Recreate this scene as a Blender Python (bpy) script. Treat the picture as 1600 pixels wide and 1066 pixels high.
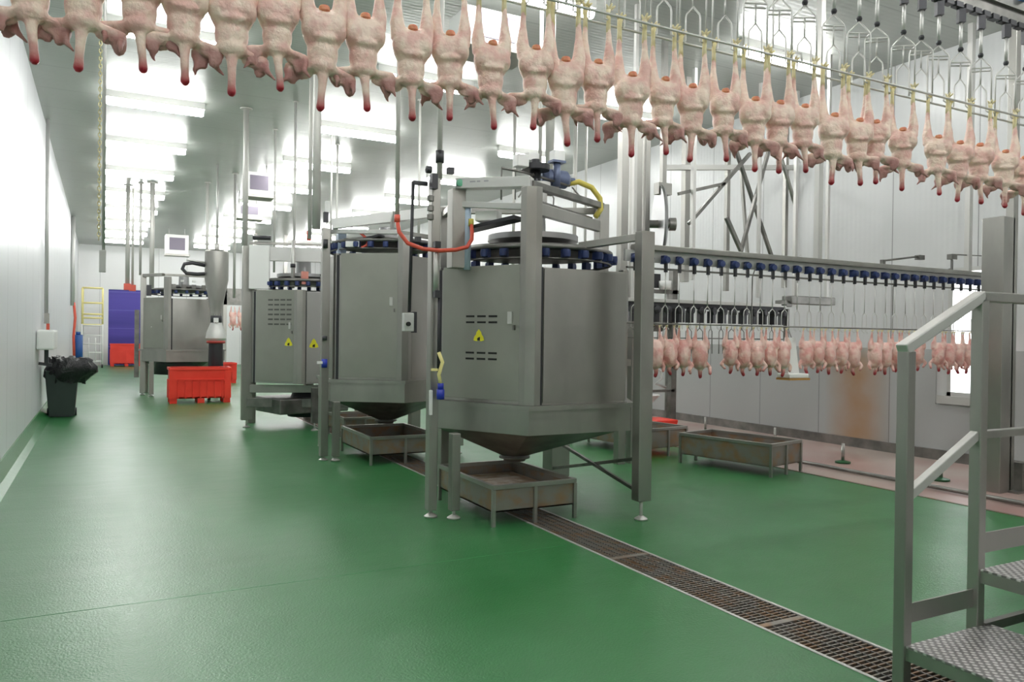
import bpy, bmesh, math, random
from mathutils import Vector, Matrix
random.seed(7)
sc = bpy.context.scene
COL = sc.collection
for o in list(bpy.data.objects): bpy.data.objects.remove(o)
# ------------------------------------------------------------------ camera, world, exposure
F = 1210.0; CH = 1.5
yaw = math.atan(640/F); pitch = math.atan(8/F); roll = math.radians(.75)
f0 = Vector((math.sin(yaw), math.cos(yaw), 0)); r0 = Vector((math.cos(yaw), -math.sin(yaw), 0)); u0 = Vector((0, 0, 1))
fw = f0*math.cos(pitch) - u0*math.sin(pitch); up = u0*math.cos(pitch) + f0*math.sin(pitch)
rt = r0*math.cos(roll) + up*math.sin(roll); uu = up*math.cos(roll) - r0*math.sin(roll)
cam = bpy.data.cameras.new('camera'); co = bpy.data.objects.new('camera', cam); COL.objects.link(co)
co.matrix_world = Matrix(((rt.x, uu.x, -fw.x, 0), (rt.y, uu.y, -fw.y, 0), (rt.z, uu.z, -fw.z, CH), (0, 0, 0, 1)))
cam.sensor_width = 36; cam.lens = F/1600*36; cam.clip_start = .05; cam.clip_end = 200
sc.camera = co
W = bpy.data.worlds.new('world'); sc.world = W; W.use_nodes = True
W.node_tree.nodes['Background'].inputs[0].default_value = (.9, .95, 1, 1)
W.node_tree.nodes['Background'].inputs[1].default_value = .3
sc.view_settings.view_transform = 'Standard'; sc.view_settings.look = 'None'
sc.view_settings.exposure = 1.88; sc.view_settings.gamma = 1; sc.view_settings.use_curve_mapping = False
LAMP = 12.0          # emission of the fluorescent tubes
CEIL = 5.2; XL = -.93; XR = 9.4; YB = 38.0; YF = -6.0
# ------------------------------------------------------------------ materials
def mat(name, col, rough=.5, metal=0., noise=None, bump=None, emit=None, spec=None, coat=0, sss=0):
    m = bpy.data.materials.new(name); m.use_nodes = True; nt = m.node_tree; b = nt.nodes['Principled BSDF']
    c = tuple(col) + (1,)
    b.inputs['Base Color'].default_value = c; b.inputs['Roughness'].default_value = rough; b.inputs['Metallic'].default_value = metal
    if spec is not None: b.inputs['Specular IOR Level'].default_value = spec
    if coat: b.inputs['Coat Weight'].default_value = coat; b.inputs['Coat Roughness'].default_value = .1
    if sss:
        b.inputs['Subsurface Weight'].default_value = sss; b.inputs['Subsurface Radius'].default_value = (.02, .008, .005)
    if emit: b.inputs['Emission Color'].default_value = c; b.inputs['Emission Strength'].default_value = emit
    if noise or bump:
        tc = nt.nodes.new('ShaderNodeTexCoord')
    if noise:   # (scale xyz, second colour, lo, hi)
        s, c2, lo, hi = noise
        mp = nt.nodes.new('ShaderNodeMapping'); mp.inputs['Scale'].default_value = s
        nz = nt.nodes.new('ShaderNodeTexNoise'); nz.inputs['Scale'].default_value = 1; nz.inputs['Detail'].default_value = 5
        cr = nt.nodes.new('ShaderNodeValToRGB'); cr.color_ramp.elements[0].position = lo; cr.color_ramp.elements[1].position = hi
        cr.color_ramp.elements[0].color = c; cr.color_ramp.elements[1].color = tuple(c2) + (1,)
        nt.links.new(tc.outputs['Object'], mp.inputs[0]); nt.links.new(mp.outputs[0], nz.inputs[0])
        nt.links.new(nz.outputs[0], cr.inputs[0]); nt.links.new(cr.outputs[0], b.inputs['Base Color'])
    if bump:    # (scale xyz, strength, distance)
        s, st, d = bump
        mp = nt.nodes.new('ShaderNodeMapping'); mp.inputs['Scale'].default_value = s
        nz = nt.nodes.new('ShaderNodeTexNoise'); nz.inputs['Scale'].default_value = 1; nz.inputs['Detail'].default_value = 4
        bp = nt.nodes.new('ShaderNodeBump'); bp.inputs['Strength'].default_value = st; bp.inputs['Distance'].default_value = d
        nt.links.new(tc.outputs['Object'], mp.inputs[0]); nt.links.new(mp.outputs[0], nz.inputs[0])
        nt.links.new(nz.outputs[0], bp.inputs['Height']); nt.links.new(bp.outputs[0], b.inputs['Normal'])
    return m
steel = mat('brushed_steel', (.33, .325, .30), .38, .9, noise=((3, 3, 1.2), (.44, .43, .40), .3, .7), bump=((260, 260, 4), .12, .002))
steel_sheet = mat('steel_sheet', (.33, .325, .30), .30, .9, noise=((1.6, 1.6, .8), (.47, .46, .43), .3, .72), bump=((180, 180, 3), .10, .002))
steel_dull = mat('matte_steel_door', (.32, .325, .285), .45, .6, noise=((2, 2, 2), (.37, .37, .33), .3, .7))
steel_dark = mat('stained_steel', (.16, .16, .15), .45, .85, noise=((5, 5, 5), (.30, .29, .27), .3, .7))
steel_lite = mat('polished_steel', (.58, .575, .55), .45, .6)
pipe_m = mat('satin_pipe', (.55, .545, .51), .5, .3)
stain = mat('dirty_tray_steel', (.30, .28, .25), .5, .7, noise=((7, 7, 9), (.36, .22, .13), .42, .68))
alum = mat('pale_painted_steel', (.58, .58, .56), .4, .3)
white_p = mat('white_plastic', (.82, .82, .80), .4)
dark = mat('dark_rubber', (.03, .03, .035), .5)
black_m = mat('black_metal', (.05, .05, .055), .4, .5)
hole = mat('slot_shadow_black', (.012, .012, .012), .8)
blue = mat('blue_plastic', (.03, .05, .16), .4)
bluegrey = mat('blue_grey_paint', (.13, .16, .26), .4, .2)
blue_br = mat('bright_blue_plastic', (.02, .04, .42), .35)
blue_tube = mat('pale_blue_tube', (.45, .55, .68), .3)
red_h = mat('red_hose_rubber', (.72, .10, .06), .35)
red_p = mat('red_plastic', (.85, .035, .02), .38, noise=((3, 3, 3), (.95, .06, .035), .3, .7))
yel = mat('yellow_hose', (.62, .52, .10), .4)
yel_s = mat('yellow_sign', (.80, .74, .03), .5)
yel_l = mat('pale_yellow_paint', (.85, .75, .32), .5)
chain_m = mat('zinc_yellow_chain', (.62, .56, .32), .35, .8)
bag_m = mat('black_bag_film', (.012, .012, .014), .28, bump=((18, 18, 18), .8, .03))
bin_m = mat('dark_green_plastic', (.03, .045, .04), .5)
wheel_m = mat('wheel_steel', (.34, .34, .34), .3, .8)
def emis(name, col, s):
    m = bpy.data.materials.new(name); m.use_nodes = True; nt = m.node_tree; nt.nodes.clear()
    e = nt.nodes.new('ShaderNodeEmission'); e.inputs[0].default_value = col + (1,); e.inputs[1].default_value = s
    o = nt.nodes.new('ShaderNodeOutputMaterial'); nt.links.new(e.outputs[0], o.inputs[0]); return m
lamp_m = emis('fluorescent_diffuser', (1., 1., .99), LAMP)
lit_win = emis('daylit_pane', (.95, .98, 1.), 1.4)

def epoxy():
    m = mat('green_epoxy', (.010, .12, .028), .3, coat=0); nt = m.node_tree; b = nt.nodes['Principled BSDF']
    tc = nt.nodes.new('ShaderNodeTexCoord')
    def nz(scale, det=4):
        mp = nt.nodes.new('ShaderNodeMapping'); mp.inputs['Scale'].default_value = scale; mp.inputs['Location'].default_value = (.31, .17, .437)
        n = nt.nodes.new('ShaderNodeTexNoise'); n.inputs['Scale'].default_value = 1; n.inputs['Detail'].default_value = det
        nt.links.new(tc.outputs['Object'], mp.inputs[0]); nt.links.new(mp.outputs[0], n.inputs[0]); return n
    n1 = nz((.7, .5, 1)); cr = nt.nodes.new('ShaderNodeValToRGB')
    e = cr.color_ramp.elements; e[0].position = .3; e[0].color = (.010, .150, .028, 1); e[1].position = .72; e[1].color = (.030, .195, .056, 1)
    nt.links.new(n1.outputs[0], cr.inputs[0]); nt.links.new(cr.outputs[0], b.inputs['Base Color'])
    n2 = nz((.9, .35, 1), 3); mr = nt.nodes.new('ShaderNodeMapRange')
    mr.inputs[1].default_value = .3; mr.inputs[2].default_value = .7; mr.inputs[3].default_value = .285; mr.inputs[4].default_value = .40
    nt.links.new(n2.outputs[0], mr.inputs[0]); nt.links.new(mr.outputs[0], b.inputs['Roughness'])
    n3 = nz((95, 95, 95), 2); n4 = nz((1.3, 2.6, 1.6), 2)
    b1 = nt.nodes.new('ShaderNodeBump'); b1.inputs['Strength'].default_value = .45; b1.inputs['Distance'].default_value = .005
    b2 = nt.nodes.new('ShaderNodeBump'); b2.inputs['Strength'].default_value = .6; b2.inputs['Distance'].default_value = .012
    nt.links.new(n3.outputs[0], b1.inputs['Height']); nt.links.new(n4.outputs[0], b2.inputs['Height'])
    nt.links.new(b1.outputs[0], b2.inputs['Normal']); nt.links.new(b2.outputs[0], b.inputs['Normal'])
    b.inputs['Specular IOR Level'].default_value = 1.0
    return m
green = epoxy()
pinkfl = mat('worn_pinkish_floor', (.44, .36, .32), .3, noise=((1.2, .8, 1), (.40, .24, .22), .4, .7))

def panels(name, col, axis, width, rough=.22, metal=0., seamw=.012, seamcol=None, rib=0., spec=.5, stain_at=None, off=0.):
    """panel cladding with seams every `width` along `axis` (0 x, 1 y) and an optional fine ribbing"""
    m = mat(name, col, rough, metal, spec=spec); nt = m.node_tree; b = nt.nodes['Principled BSDF']
    tc = nt.nodes.new('ShaderNodeTexCoord'); sp = nt.nodes.new('ShaderNodeSeparateXYZ'); nt.links.new(tc.outputs['Object'], sp.inputs[0])
    def M(op, a, bb):
        n = nt.nodes.new('ShaderNodeMath'); n.operation = op
        for i, v in enumerate((a, bb)):
            if v is None: continue
            if isinstance(v, (int, float)): n.inputs[i].default_value = v
            else: nt.links.new(v, n.inputs[i])
        return n.outputs[0]
    u = M('DIVIDE', M('ADD', sp.outputs[axis], 50 + off), width); fr = M('FRACT', u, None)
    seam = M('LESS_THAN', fr, seamw/width)
    mx = nt.nodes.new('ShaderNodeMix'); mx.data_type = 'RGBA'
    nt.links.new(seam, mx.inputs[0]); mx.inputs[6].default_value = tuple(col) + (1,); mx.inputs[7].default_value = tuple(seamcol or [c*.45 for c in col]) + (1,)
    last = mx.outputs[2]
    nzm = nt.nodes.new('ShaderNodeMapping'); nzm.inputs['Scale'].default_value = (.6, .6, .6)
    nz = nt.nodes.new('ShaderNodeTexNoise'); nz.inputs['Detail'].default_value = 3
    nt.links.new(tc.outputs['Object'], nzm.inputs[0]); nt.links.new(nzm.outputs[0], nz.inputs[0])
    if stain_at:   # a rust run down the wall: y centre, half width, z top
        yc, hw, zt, scol = stain_at
        nz2 = nt.nodes.new('ShaderNodeTexNoise'); nz2.inputs['Scale'].default_value = 2.2; nz2.inputs['Detail'].default_value = 4
        nt.links.new(tc.outputs['Object'], nz2.inputs[0])
        d = M('DIVIDE', M('ABSOLUTE', M('SUBTRACT', sp.outputs[1], yc), None), hw)
        w = M('SUBTRACT', 1.0, M('POWER', d, 1.5)); w = M('MAXIMUM', w, 0.)
        zf = M('MULTIPLY', M('MAXIMUM', M('MINIMUM', M('MULTIPLY', M('SUBTRACT', zt, sp.outputs[2]), 5.), 1.), 0.), .85)
        w = M('MULTIPLY', M('MULTIPLY', w, zf), M('MINIMUM', M('ADD', nz2.outputs[0], .35), 1.))
        mx2 = nt.nodes.new('ShaderNodeMix'); mx2.data_type = 'RGBA'; nt.links.new(w, mx2.inputs[0]); nt.links.new(last, mx2.inputs[6]); mx2.inputs[7].default_value = tuple(scol) + (1,)
        last = mx2.outputs[2]
    nt.links.new(last, b.inputs['Base Color'])
    h = seam
    bp = nt.nodes.new('ShaderNodeBump'); bp.inputs['Strength'].default_value = .5; bp.inputs['Distance'].default_value = .004; bp.invert = True
    nt.links.new(seam, bp.inputs['Height'])
    if rib:
        s = M('SINE', M('MULTIPLY', sp.outputs[axis], 2*math.pi/.075), None)
        b2 = nt.nodes.new('ShaderNodeBump'); b2.inputs['Strength'].default_value = rib; b2.inputs['Distance'].default_value = .004
        nt.links.new(s, b2.inputs['Height']); nt.links.new(bp.outputs[0], b2.inputs['Normal']); bp = b2
    b3 = nt.nodes.new('ShaderNodeBump'); b3.inputs['Strength'].default_value = .3; b3.inputs['Distance'].default_value = .02
    nt.links.new(nz.outputs[0], b3.inputs['Height']); nt.links.new(bp.outputs[0], b3.inputs['Normal'])
    nt.links.new(b3.outputs[0], b.inputs['Normal'])
    return m
wall_l_m = panels('white_cladding', (.74, .75, .77), 1, 1.16, .34, rib=.3, spec=.5, off=.14)
wall_r_m = panels('grey_white_cladding', (.62, .63, .63), 1, 1.16, .30, rib=.12, spec=.5, stain_at=(7.35, .55, 1.30, (.42, .22, .09)))
low_m = panels('darker_lower_cladding', (.40, .41, .405), 1, 1.16, .34, rib=.0, spec=.5, stain_at=(7.35, .55, 1.45, (.36, .19, .08)))  # darker grey for the lower right wall, plus the rust run
wall_b_m = panels('white_back_cladding', (.85, .85, .85), 0, 1.16, .35)
ceil_m = panels('grey_ceiling_cladding', (.42, .44, .41), 1, 1.16, .36, .35, seamw=.02, seamcol=(.33, .34, .32), spec=.6, rib=.12)

def flesh(name, base, blush, tip_z, tip_w, tipcol, wing_z=None, wingcol=None):
    m = mat(name, base, .42, sss=.12, spec=.45); nt = m.node_tree; b = nt.nodes['Principled BSDF']
    tc = nt.nodes.new('ShaderNodeTexCoord'); sp = nt.nodes.new('ShaderNodeSeparateXYZ'); nt.links.new(tc.outputs['Object'], sp.inputs[0])
    oi = nt.nodes.new('ShaderNodeObjectInfo'); ad = nt.nodes.new('ShaderNodeVectorMath'); ad.operation = 'ADD'
    nt.links.new(tc.outputs['Object'], ad.inputs[0])
    mu = nt.nodes.new('ShaderNodeMath'); mu.operation = 'MULTIPLY'; mu.inputs[1].default_value = 37; nt.links.new(oi.outputs['Random'], mu.inputs[0]); nt.links.new(mu.outputs[0], ad.inputs[1])
    nz = nt.nodes.new('ShaderNodeTexNoise'); nz.inputs['Scale'].default_value = 14; nz.inputs['Detail'].default_value = 4; nt.links.new(ad.outputs[0], nz.inputs[0])
    cr = nt.nodes.new('ShaderNodeValToRGB'); e = cr.color_ramp.elements
    e[0].position = .42; e[0].color = base + (1,); e[1].position = .62; e[1].color = blush + (1,)
    nt.links.new(nz.outputs[0], cr.inputs[0]); last = cr.outputs[0]
    def band(z0, z1, col, last, fac=1.):
        mr = nt.nodes.new('ShaderNodeMapRange'); mr.inputs[1].default_value = z0; mr.inputs[2].default_value = z1; mr.inputs[3].default_value = 0; mr.inputs[4].default_value = fac
        nt.links.new(sp.outputs[2], mr.inputs[0]); mx = nt.nodes.new('ShaderNodeMix'); mx.data_type = 'RGBA'
        nt.links.new(mr.outputs[0], mx.inputs[0]); nt.links.new(last, mx.inputs[6]); mx.inputs[7].default_value = col + (1,); return mx.outputs[2]
    if wing_z:
        ab = nt.nodes.new('ShaderNodeMath'); ab.operation = 'ABSOLUTE'; nt.links.new(sp.outputs[0], ab.inputs[0])
        m1 = nt.nodes.new('ShaderNodeMapRange'); m1.inputs[1].default_value = .035; m1.inputs[2].default_value = .085; nt.links.new(ab.outputs[0], m1.inputs[0])
        m2 = nt.nodes.new('ShaderNodeMapRange'); m2.inputs[1].default_value = wing_z; m2.inputs[2].default_value = wing_z-.035; nt.links.new(sp.outputs[2], m2.inputs[0])
        mm_ = nt.nodes.new('ShaderNodeMath'); mm_.operation = 'MULTIPLY'; nt.links.new(m1.outputs[0], mm_.inputs[0]); nt.links.new(m2.outputs[0], mm_.inputs[1])
        mn = nt.nodes.new('ShaderNodeMath'); mn.operation = 'MULTIPLY'; mn.inputs[1].default_value = .85; nt.links.new(mm_.outputs[0], mn.inputs[0])
        mx = nt.nodes.new('ShaderNodeMix'); mx.data_type = 'RGBA'; nt.links.new(mn.outputs[0], mx.inputs[0]); nt.links.new(last, mx.inputs[6]); mx.inputs[7].default_value = wingcol + (1,); last = mx.outputs[2]
    last = band(tip_z, tip_z - tip_w, tipcol, last)
    nt.links.new(last, b.inputs['Base Color'])
    bp = nt.nodes.new('ShaderNodeBump'); bp.inputs['Strength'].default_value = .8; bp.inputs['Distance'].default_value = .009
    n2 = nt.nodes.new('ShaderNodeTexNoise'); n2.inputs['Scale'].default_value = 45; n2.inputs['Detail'].default_value = 3; nt.links.new(ad.outputs[0], n2.inputs[0])
    nt.links.new(n2.outputs[0], bp.inputs['Height']); nt.links.new(bp.outputs[0], b.inputs['Normal'])
    return m
skinA = flesh('plucked_skin', (.84, .67, .56), (.74, .46, .40), -.560, .075, (.34, .012, .025), -.472, (.33, .14, .13))
skinB = flesh('plucked_skin_breast', (.82, .58, .51), (.72, .36, .32), -.37, .05, (.34, .03, .04), None, None)
skinP = mat('cut_flesh', (.62, .18, .10), .4, sss=.1, noise=((30, 30, 30), (.72, .36, .18), .35, .65))
feet_m = mat('yellow_shank', (.72, .62, .30), .45, noise=((25, 25, 25), (.80, .72, .48), .3, .7))
feet_p = mat('pale_shank', (.72, .52, .42), .45)

# ------------------------------------------------------------------ geometry helpers
OFF = {}
class MB:
    def __init__(s): s.v = []; s.f = []; s.sm = []; s.mi = []
    def add(s, vs, fs, smooth=False, mi=0):
        n = len(s.v); s.v += [Vector(v) for v in vs]
        for f in fs: s.f.append([i + n for i in f]); s.sm.append(smooth); s.mi.append(mi)
        return s
    def box(s, x0, x1, y0, y1, z0, z1, mi=0):
        return s.add([(x0, y0, z0), (x1, y0, z0), (x1, y1, z0), (x0, y1, z0), (x0, y0, z1), (x1, y0, z1), (x1, y1, z1), (x0, y1, z1)],
                     [(0, 3, 2, 1), (4, 5, 6, 7), (0, 1, 5, 4), (1, 2, 6, 5), (2, 3, 7, 6), (3, 0, 4, 7)], mi=mi)
    def obox(s, c, dx, dy, dz, ang=0., mi=0):
        """box centred at c, full sizes, turned about z"""
        ca, sa = math.cos(ang), math.sin(ang); P = []
        for z in (-.5, .5):
            for x, y in ((-.5, -.5), (.5, -.5), (.5, .5), (-.5, .5)):
                X, Y = x*dx, y*dy; P.append((c[0] + X*ca - Y*sa, c[1] + X*sa + Y*ca, c[2] + z*dz))
        return s.add(P, [(0, 3, 2, 1), (4, 5, 6, 7), (0, 1, 5, 4), (1, 2, 6, 5), (2, 3, 7, 6), (3, 0, 4, 7)], mi=mi)
    def bar(s, a, b, w, h, mi=0):
        """rectangular bar from a to b, w sideways, h up"""
        a, b = Vector(a), Vector(b); d = (b - a).normalized()
        u = Vector((0, 0, 1)) if abs(d.z) < .95 else Vector((0, 1, 0))
        sd = d.cross(u).normalized(); u = sd.cross(d).normalized(); P = []
        for p in (a, b):
            for x, y in ((-.5, -.5), (.5, -.5), (.5, .5), (-.5, .5)): P.append(p + sd*x*w + u*y*h)
        return s.add(P, [(0, 1, 2, 3), (4, 7, 6, 5), (0, 4, 5, 1), (1, 5, 6, 2), (2, 6, 7, 3), (3, 7, 4, 0)], mi=mi)
    def tube(s, pts, r, n=10, closed=False, mi=0):
        pts = [Vector(p) for p in pts]; N = len(pts); rs = r if isinstance(r, (list, tuple)) else [r]*N
        V = []; prev = None
        for i, p in enumerate(pts):
            if closed: t = (pts[(i+1) % N] - pts[i-1]).normalized()
            else: t = ((pts[min(i+1, N-1)] - pts[max(i-1, 0)])).normalized()
            if prev is None:
                u = Vector((0, 0, 1)) if abs(t.z) < .9 else Vector((1, 0, 0)); a = t.cross(u).normalized()
            else: a = (prev - t*prev.dot(t)).normalized()
            prev = a; b = t.cross(a)
            for k in range(n):
                an = 2*math.pi*k/n; V.append(p + (a*math.cos(an) + b*math.sin(an))*rs[i])
        Fs = []
        for i in range(N if closed else N-1):
            j = (i+1) % N
            for k in range(n):
                Fs.append((i*n+k, i*n+(k+1) % n, j*n+(k+1) % n, j*n+k))
        s.add(V, Fs, True, mi)
        if not closed:
            m = len(s.v) - len(V)
            s.f.append([m+k for k in reversed(range(n))]); s.sm.append(False); s.mi.append(mi)
            s.f.append([m+(N-1)*n+k for k in range(n)]); s.sm.append(False); s.mi.append(mi)
        return s
    def lathe(s, c, prof, n=20, axis='z', mi=0, smooth=True, caps=(True, True)):
        if len(prof) > 2:
            for i in range(1, len(prof)-1):
                a1 = math.atan2(prof[i][0]-prof[i-1][0], prof[i][1]-prof[i-1][1]); a2 = math.atan2(prof[i+1][0]-prof[i][0], prof[i+1][1]-prof[i][1])
                da = abs((a2-a1+math.pi) % (2*math.pi)-math.pi)
                if da > .42 and prof[i][0] > 1e-4:
                    s.lathe(c, prof[:i+1], n, axis, mi, smooth, (caps[0], False)); return s.lathe(c, prof[i:], n, axis, mi, smooth, (False, caps[1]))
        V = []; Fs = []
        for r, z in prof:
            for k in range(n):
                a = 2*math.pi*k/n; x, y = r*math.cos(a), r*math.sin(a)
                q = {'z': (x, y, z), 'y': (x, z, -y), 'x': (z, x, y)}[axis]
                V.append((c[0]+q[0], c[1]+q[1], c[2]+q[2]))
        for i in range(len(prof)-1):
            for k in range(n): Fs.append((i*n+k, i*n+(k+1) % n, (i+1)*n+(k+1) % n, (i+1)*n+k))
        s.add(V, Fs, smooth, mi)
        m = len(s.v) - len(V)
        if caps[0] and prof[0][0] > 1e-5: s.f.append([m+k for k in reversed(range(n))]); s.sm.append(False); s.mi.append(mi)
        if caps[1] and prof[-1][0] > 1e-5: s.f.append([m+(len(prof)-1)*n+k for k in range(n)]); s.sm.append(False); s.mi.append(mi)
        return s
    def cyl(s, c, r, z0, z1, n=16, axis='z', mi=0): return s.lathe(c, [(r, z0), (r, z1)], n, axis, mi)
    def prism(s, poly, z0, z1, mi=0):
        n = len(poly); V = [(x, y, z0) for x, y in poly] + [(x, y, z1) for x, y in poly]
        Fs = [tuple(reversed(range(n))), tuple(range(n, 2*n))] + [(i, (i+1) % n, n+(i+1) % n, n+i) for i in range(n)]
        return s.add(V, Fs, mi=mi)
    def loft(s, A, B, mi=0, caps=False):
        n = len(A); Fs = [(i, (i+1) % n, n+(i+1) % n, n+i) for i in range(n)]
        if caps: Fs += [tuple(reversed(range(n))), tuple(range(n, 2*n))]
        return s.add(list(A)+list(B), Fs, mi=mi)
    def mesh(s, name, off=(0, 0, 0)):
        o = Vector(off); me = bpy.data.meshes.new(name); me.from_pydata([v - o for v in s.v], [], s.f)
        me.polygons.foreach_set('use_smooth', s.sm); me.polygons.foreach_set('material_index', s.mi); me.update(); return me
    def build(s, name, m, parent=None, bevel=0.):
        off = OFF.get(parent.name, (0, 0, 0)) if parent else (0, 0, 0)
        me = s.mesh(name, off)
        for mm in (m if isinstance(m, (list, tuple)) else [m]): me.materials.append(mm)
        ob = bpy.data.objects.new(name, me); COL.objects.link(ob)
        if parent: ob.parent = parent
        OFF[ob.name] = off
        if bevel:
            bv = ob.modifiers.new('bevel', 'BEVEL'); bv.width = bevel; bv.segments = 2; bv.limit_method = 'ANGLE'; bv.angle_limit = .7
        return ob
def each(name, m, parent, boxes, bevel=0.):
    for b in boxes: MB().box(*b).build(name, m, parent, bevel)
def tag(o, label, cat, group=None):
    o['label'] = label; o['category'] = cat
    if group: o['group'] = group
    return o
def thing(name, label, cat, loc, group=None):
    o = bpy.data.objects.new(name, None); COL.objects.link(o); o.location = loc; o.empty_display_size = .1
    OFF[o.name] = tuple(loc); return tag(o, label, cat, group)
def struct(o): o['kind'] = 'structure'; return o
def copy_tree(o, parent=None):
    c = o.copy(); COL.objects.link(c); c.parent = parent
    for ch in o.children: copy_tree(ch, c)
    return c
def arc(p0, p1, sag, n=14):
    p0, p1 = Vector(p0), Vector(p1); sag = Vector(sag)
    return [p0.lerp(p1, t/n) + sag*(1-(2*t/n-1)**2) for t in range(n+1)]
NUM = ['first', 'second', 'third', 'fourth', 'fifth', 'sixth', 'seventh', 'eighth', 'ninth', 'tenth', 'eleventh', 'twelfth', 'thirteenth', 'fourteenth', 'fifteenth',
       'sixteenth', 'seventeenth', 'eighteenth', 'nineteenth', 'twentieth'] + ['twenty-' + w for w in ('first', 'second', 'third', 'fourth', 'fifth', 'sixth', 'seventh', 'eighth', 'ninth')] + \
      ['thirtieth'] + ['thirty-' + w for w in ('first', 'second', 'third', 'fourth', 'fifth', 'sixth', 'seventh', 'eighth', 'ninth')]

# ------------------------------------------------------------------ room shell
DX0, DX1, DY0, DY1 = 3.04, 3.37, YF+.5, 17.0
fl = MB()
GX = 7.0
def slab(x0, x1, y0, y1, mi=0): fl.box(x0, x1, y0, y1, -.12, 0, mi)
slab(XL-.1, DX0, YF, YB); slab(DX1, GX, YF, YB); slab(DX0, DX1, YF, DY0); slab(DX0, DX1, DY1, YB); slab(GX, XR+.1, YF, YB, 1)
fl.box(DX0, DX1, DY0, DY1, -.12, -.09, 2)
struct(fl.build('floor', [green, pinkfl, hole]))
struct(MB().box(XL-.2, XR+.2, YF-.2, YB+.2, CEIL, CEIL+.1).build('ceiling', ceil_m))
struct(MB().box(XL-.2, XL, YF-.2, YB+.2, .10, CEIL).build('wall_left', wall_l_m))
WY0, WY1, WZ0, WZ1 = 5.42, 6.04, .82, 2.42
wr = MB().box(XR, XR+.15, YF-.2, WY0, 0, CEIL).box(XR, XR+.15, WY1, YB+.2, 0, CEIL).box(XR, XR+.15, WY0, WY1, 0, WZ0).box(XR, XR+.15, WY0, WY1, WZ1, CEIL)
struct(wr.build('wall_right', wall_r_m))
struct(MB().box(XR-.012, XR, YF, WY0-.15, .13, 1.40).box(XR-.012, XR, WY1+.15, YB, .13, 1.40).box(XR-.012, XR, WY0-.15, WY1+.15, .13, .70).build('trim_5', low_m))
struct(MB().box(XL, .22, YB, YB+.15, 0, CEIL).box(1.65, XR, YB, YB+.15, 0, CEIL).box(.22, 1.65, YB, YB+.15, 3.3, CEIL).build('wall_back', wall_b_m))
struct(MB().box(XL, XR, YF-.15, YF, 0, CEIL).build('wall_front', wall_b_m))
# sloped green coving along the left wall, dark kerb at the right wall
cv = MB(); A = [(XL, YF, .14), (XL+.02, YF, .14), (XL+.09, YF, .035), (XL+.16, YF, .0), (XL, YF, 0)]
cv.loft([(x, YF, z) for x, _, z in A], [(x, YB, z) for x, _, z in A], caps=True)
struct(cv.build('baseboard_left', green))
struct(MB().box(XR-.05, XR, YF, YB, 0, .13).build('baseboard_right', steel_dark))
struct(MB().box(XL+.2, XR-.05, YB-.04, YB, 0, .15).build('baseboard_back', green)) if False else None
struct(MB().box(GX-.02, GX+.02, YF, YB, -.01, .006).build('trim_1', stain))       # metal edge strip between green and pink floor
struct(MB().box(DX0-.012, DX0+.008, DY0, DY1, -.02, .004).build('trim_2', steel_lite))
struct(MB().box(DX1-.008, DX1+.012, DY0, DY1, -.02, .004).build('trim_3', steel_lite))
struct(MB().box(XL+.17, DX0-.02, 4.72, 4.728, -.01, .0012).build('trim_4', mat('pale_floor_joint', (.05, .24, .09), .3)))
# roll-up strip door in the back wall
d = struct(MB().box(.22, 1.65, YB+.05, YB+.12, 0, 3.3).build('door_1', mat('violet_curtain', (.085, .06, .42), .5, noise=((.1, .1, 1.3), (.05, .035, .30), .4, .6))))
for k in range(4): MB().box(.22, 1.65, YB+.03, YB+.05, .8*k+.78, .8*k+.82).build('door_batten', mat('violet_batten', (.12, .10, .5), .4) if k == 0 else bpy.data.materials['violet_batten'], d)
# window in the right wall
w = struct(MB().box(XR-.02, XR+.05, WY0, WY0+.05, WZ0, WZ1).box(XR-.02, XR+.05, WY1-.05, WY1, WZ0, WZ1).box(XR-.02, XR+.05, WY0, WY1, WZ0, WZ0+.05).box(XR-.02, XR+.05, WY0, WY1, WZ1-.05, WZ1)
           .box(XR-.05, XR, WY0-.12, WY1+.12, WZ0-.10, WZ0).build('window_1', alum))
MB().box(XR+.06, XR+.08, WY0, WY1, WZ0, WZ1).build('pane', lit_win, w)

# ------------------------------------------------------------------ floor drain grating
dr = thing('floor_drain', 'long stainless slotted drain grating crossing the green floor', 'drain', (3.2, 5, 0))
g = MB()
for k in range(6):
    x = DX0+.012 + k*(DX1-DX0-.024)/5; g.box(x-.003, x+.003, DY0, DY1, -.03, .001)
g.build('bearing_bar', steel_dark, dr)
g = MB(); y = 1.2
while y < 14.5: g.box(DX0+.01, DX1-.01, y, y+.009, -.012, .0); y += .032
g.build('cross_bars', stain, dr)
for yy in (2.95, 4.3, 5.9, 7.4): MB().box(DX0+.01, DX1-.01, yy-.02, yy+.02, -.012, .002).build('joint_plate', stain, dr)

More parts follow.
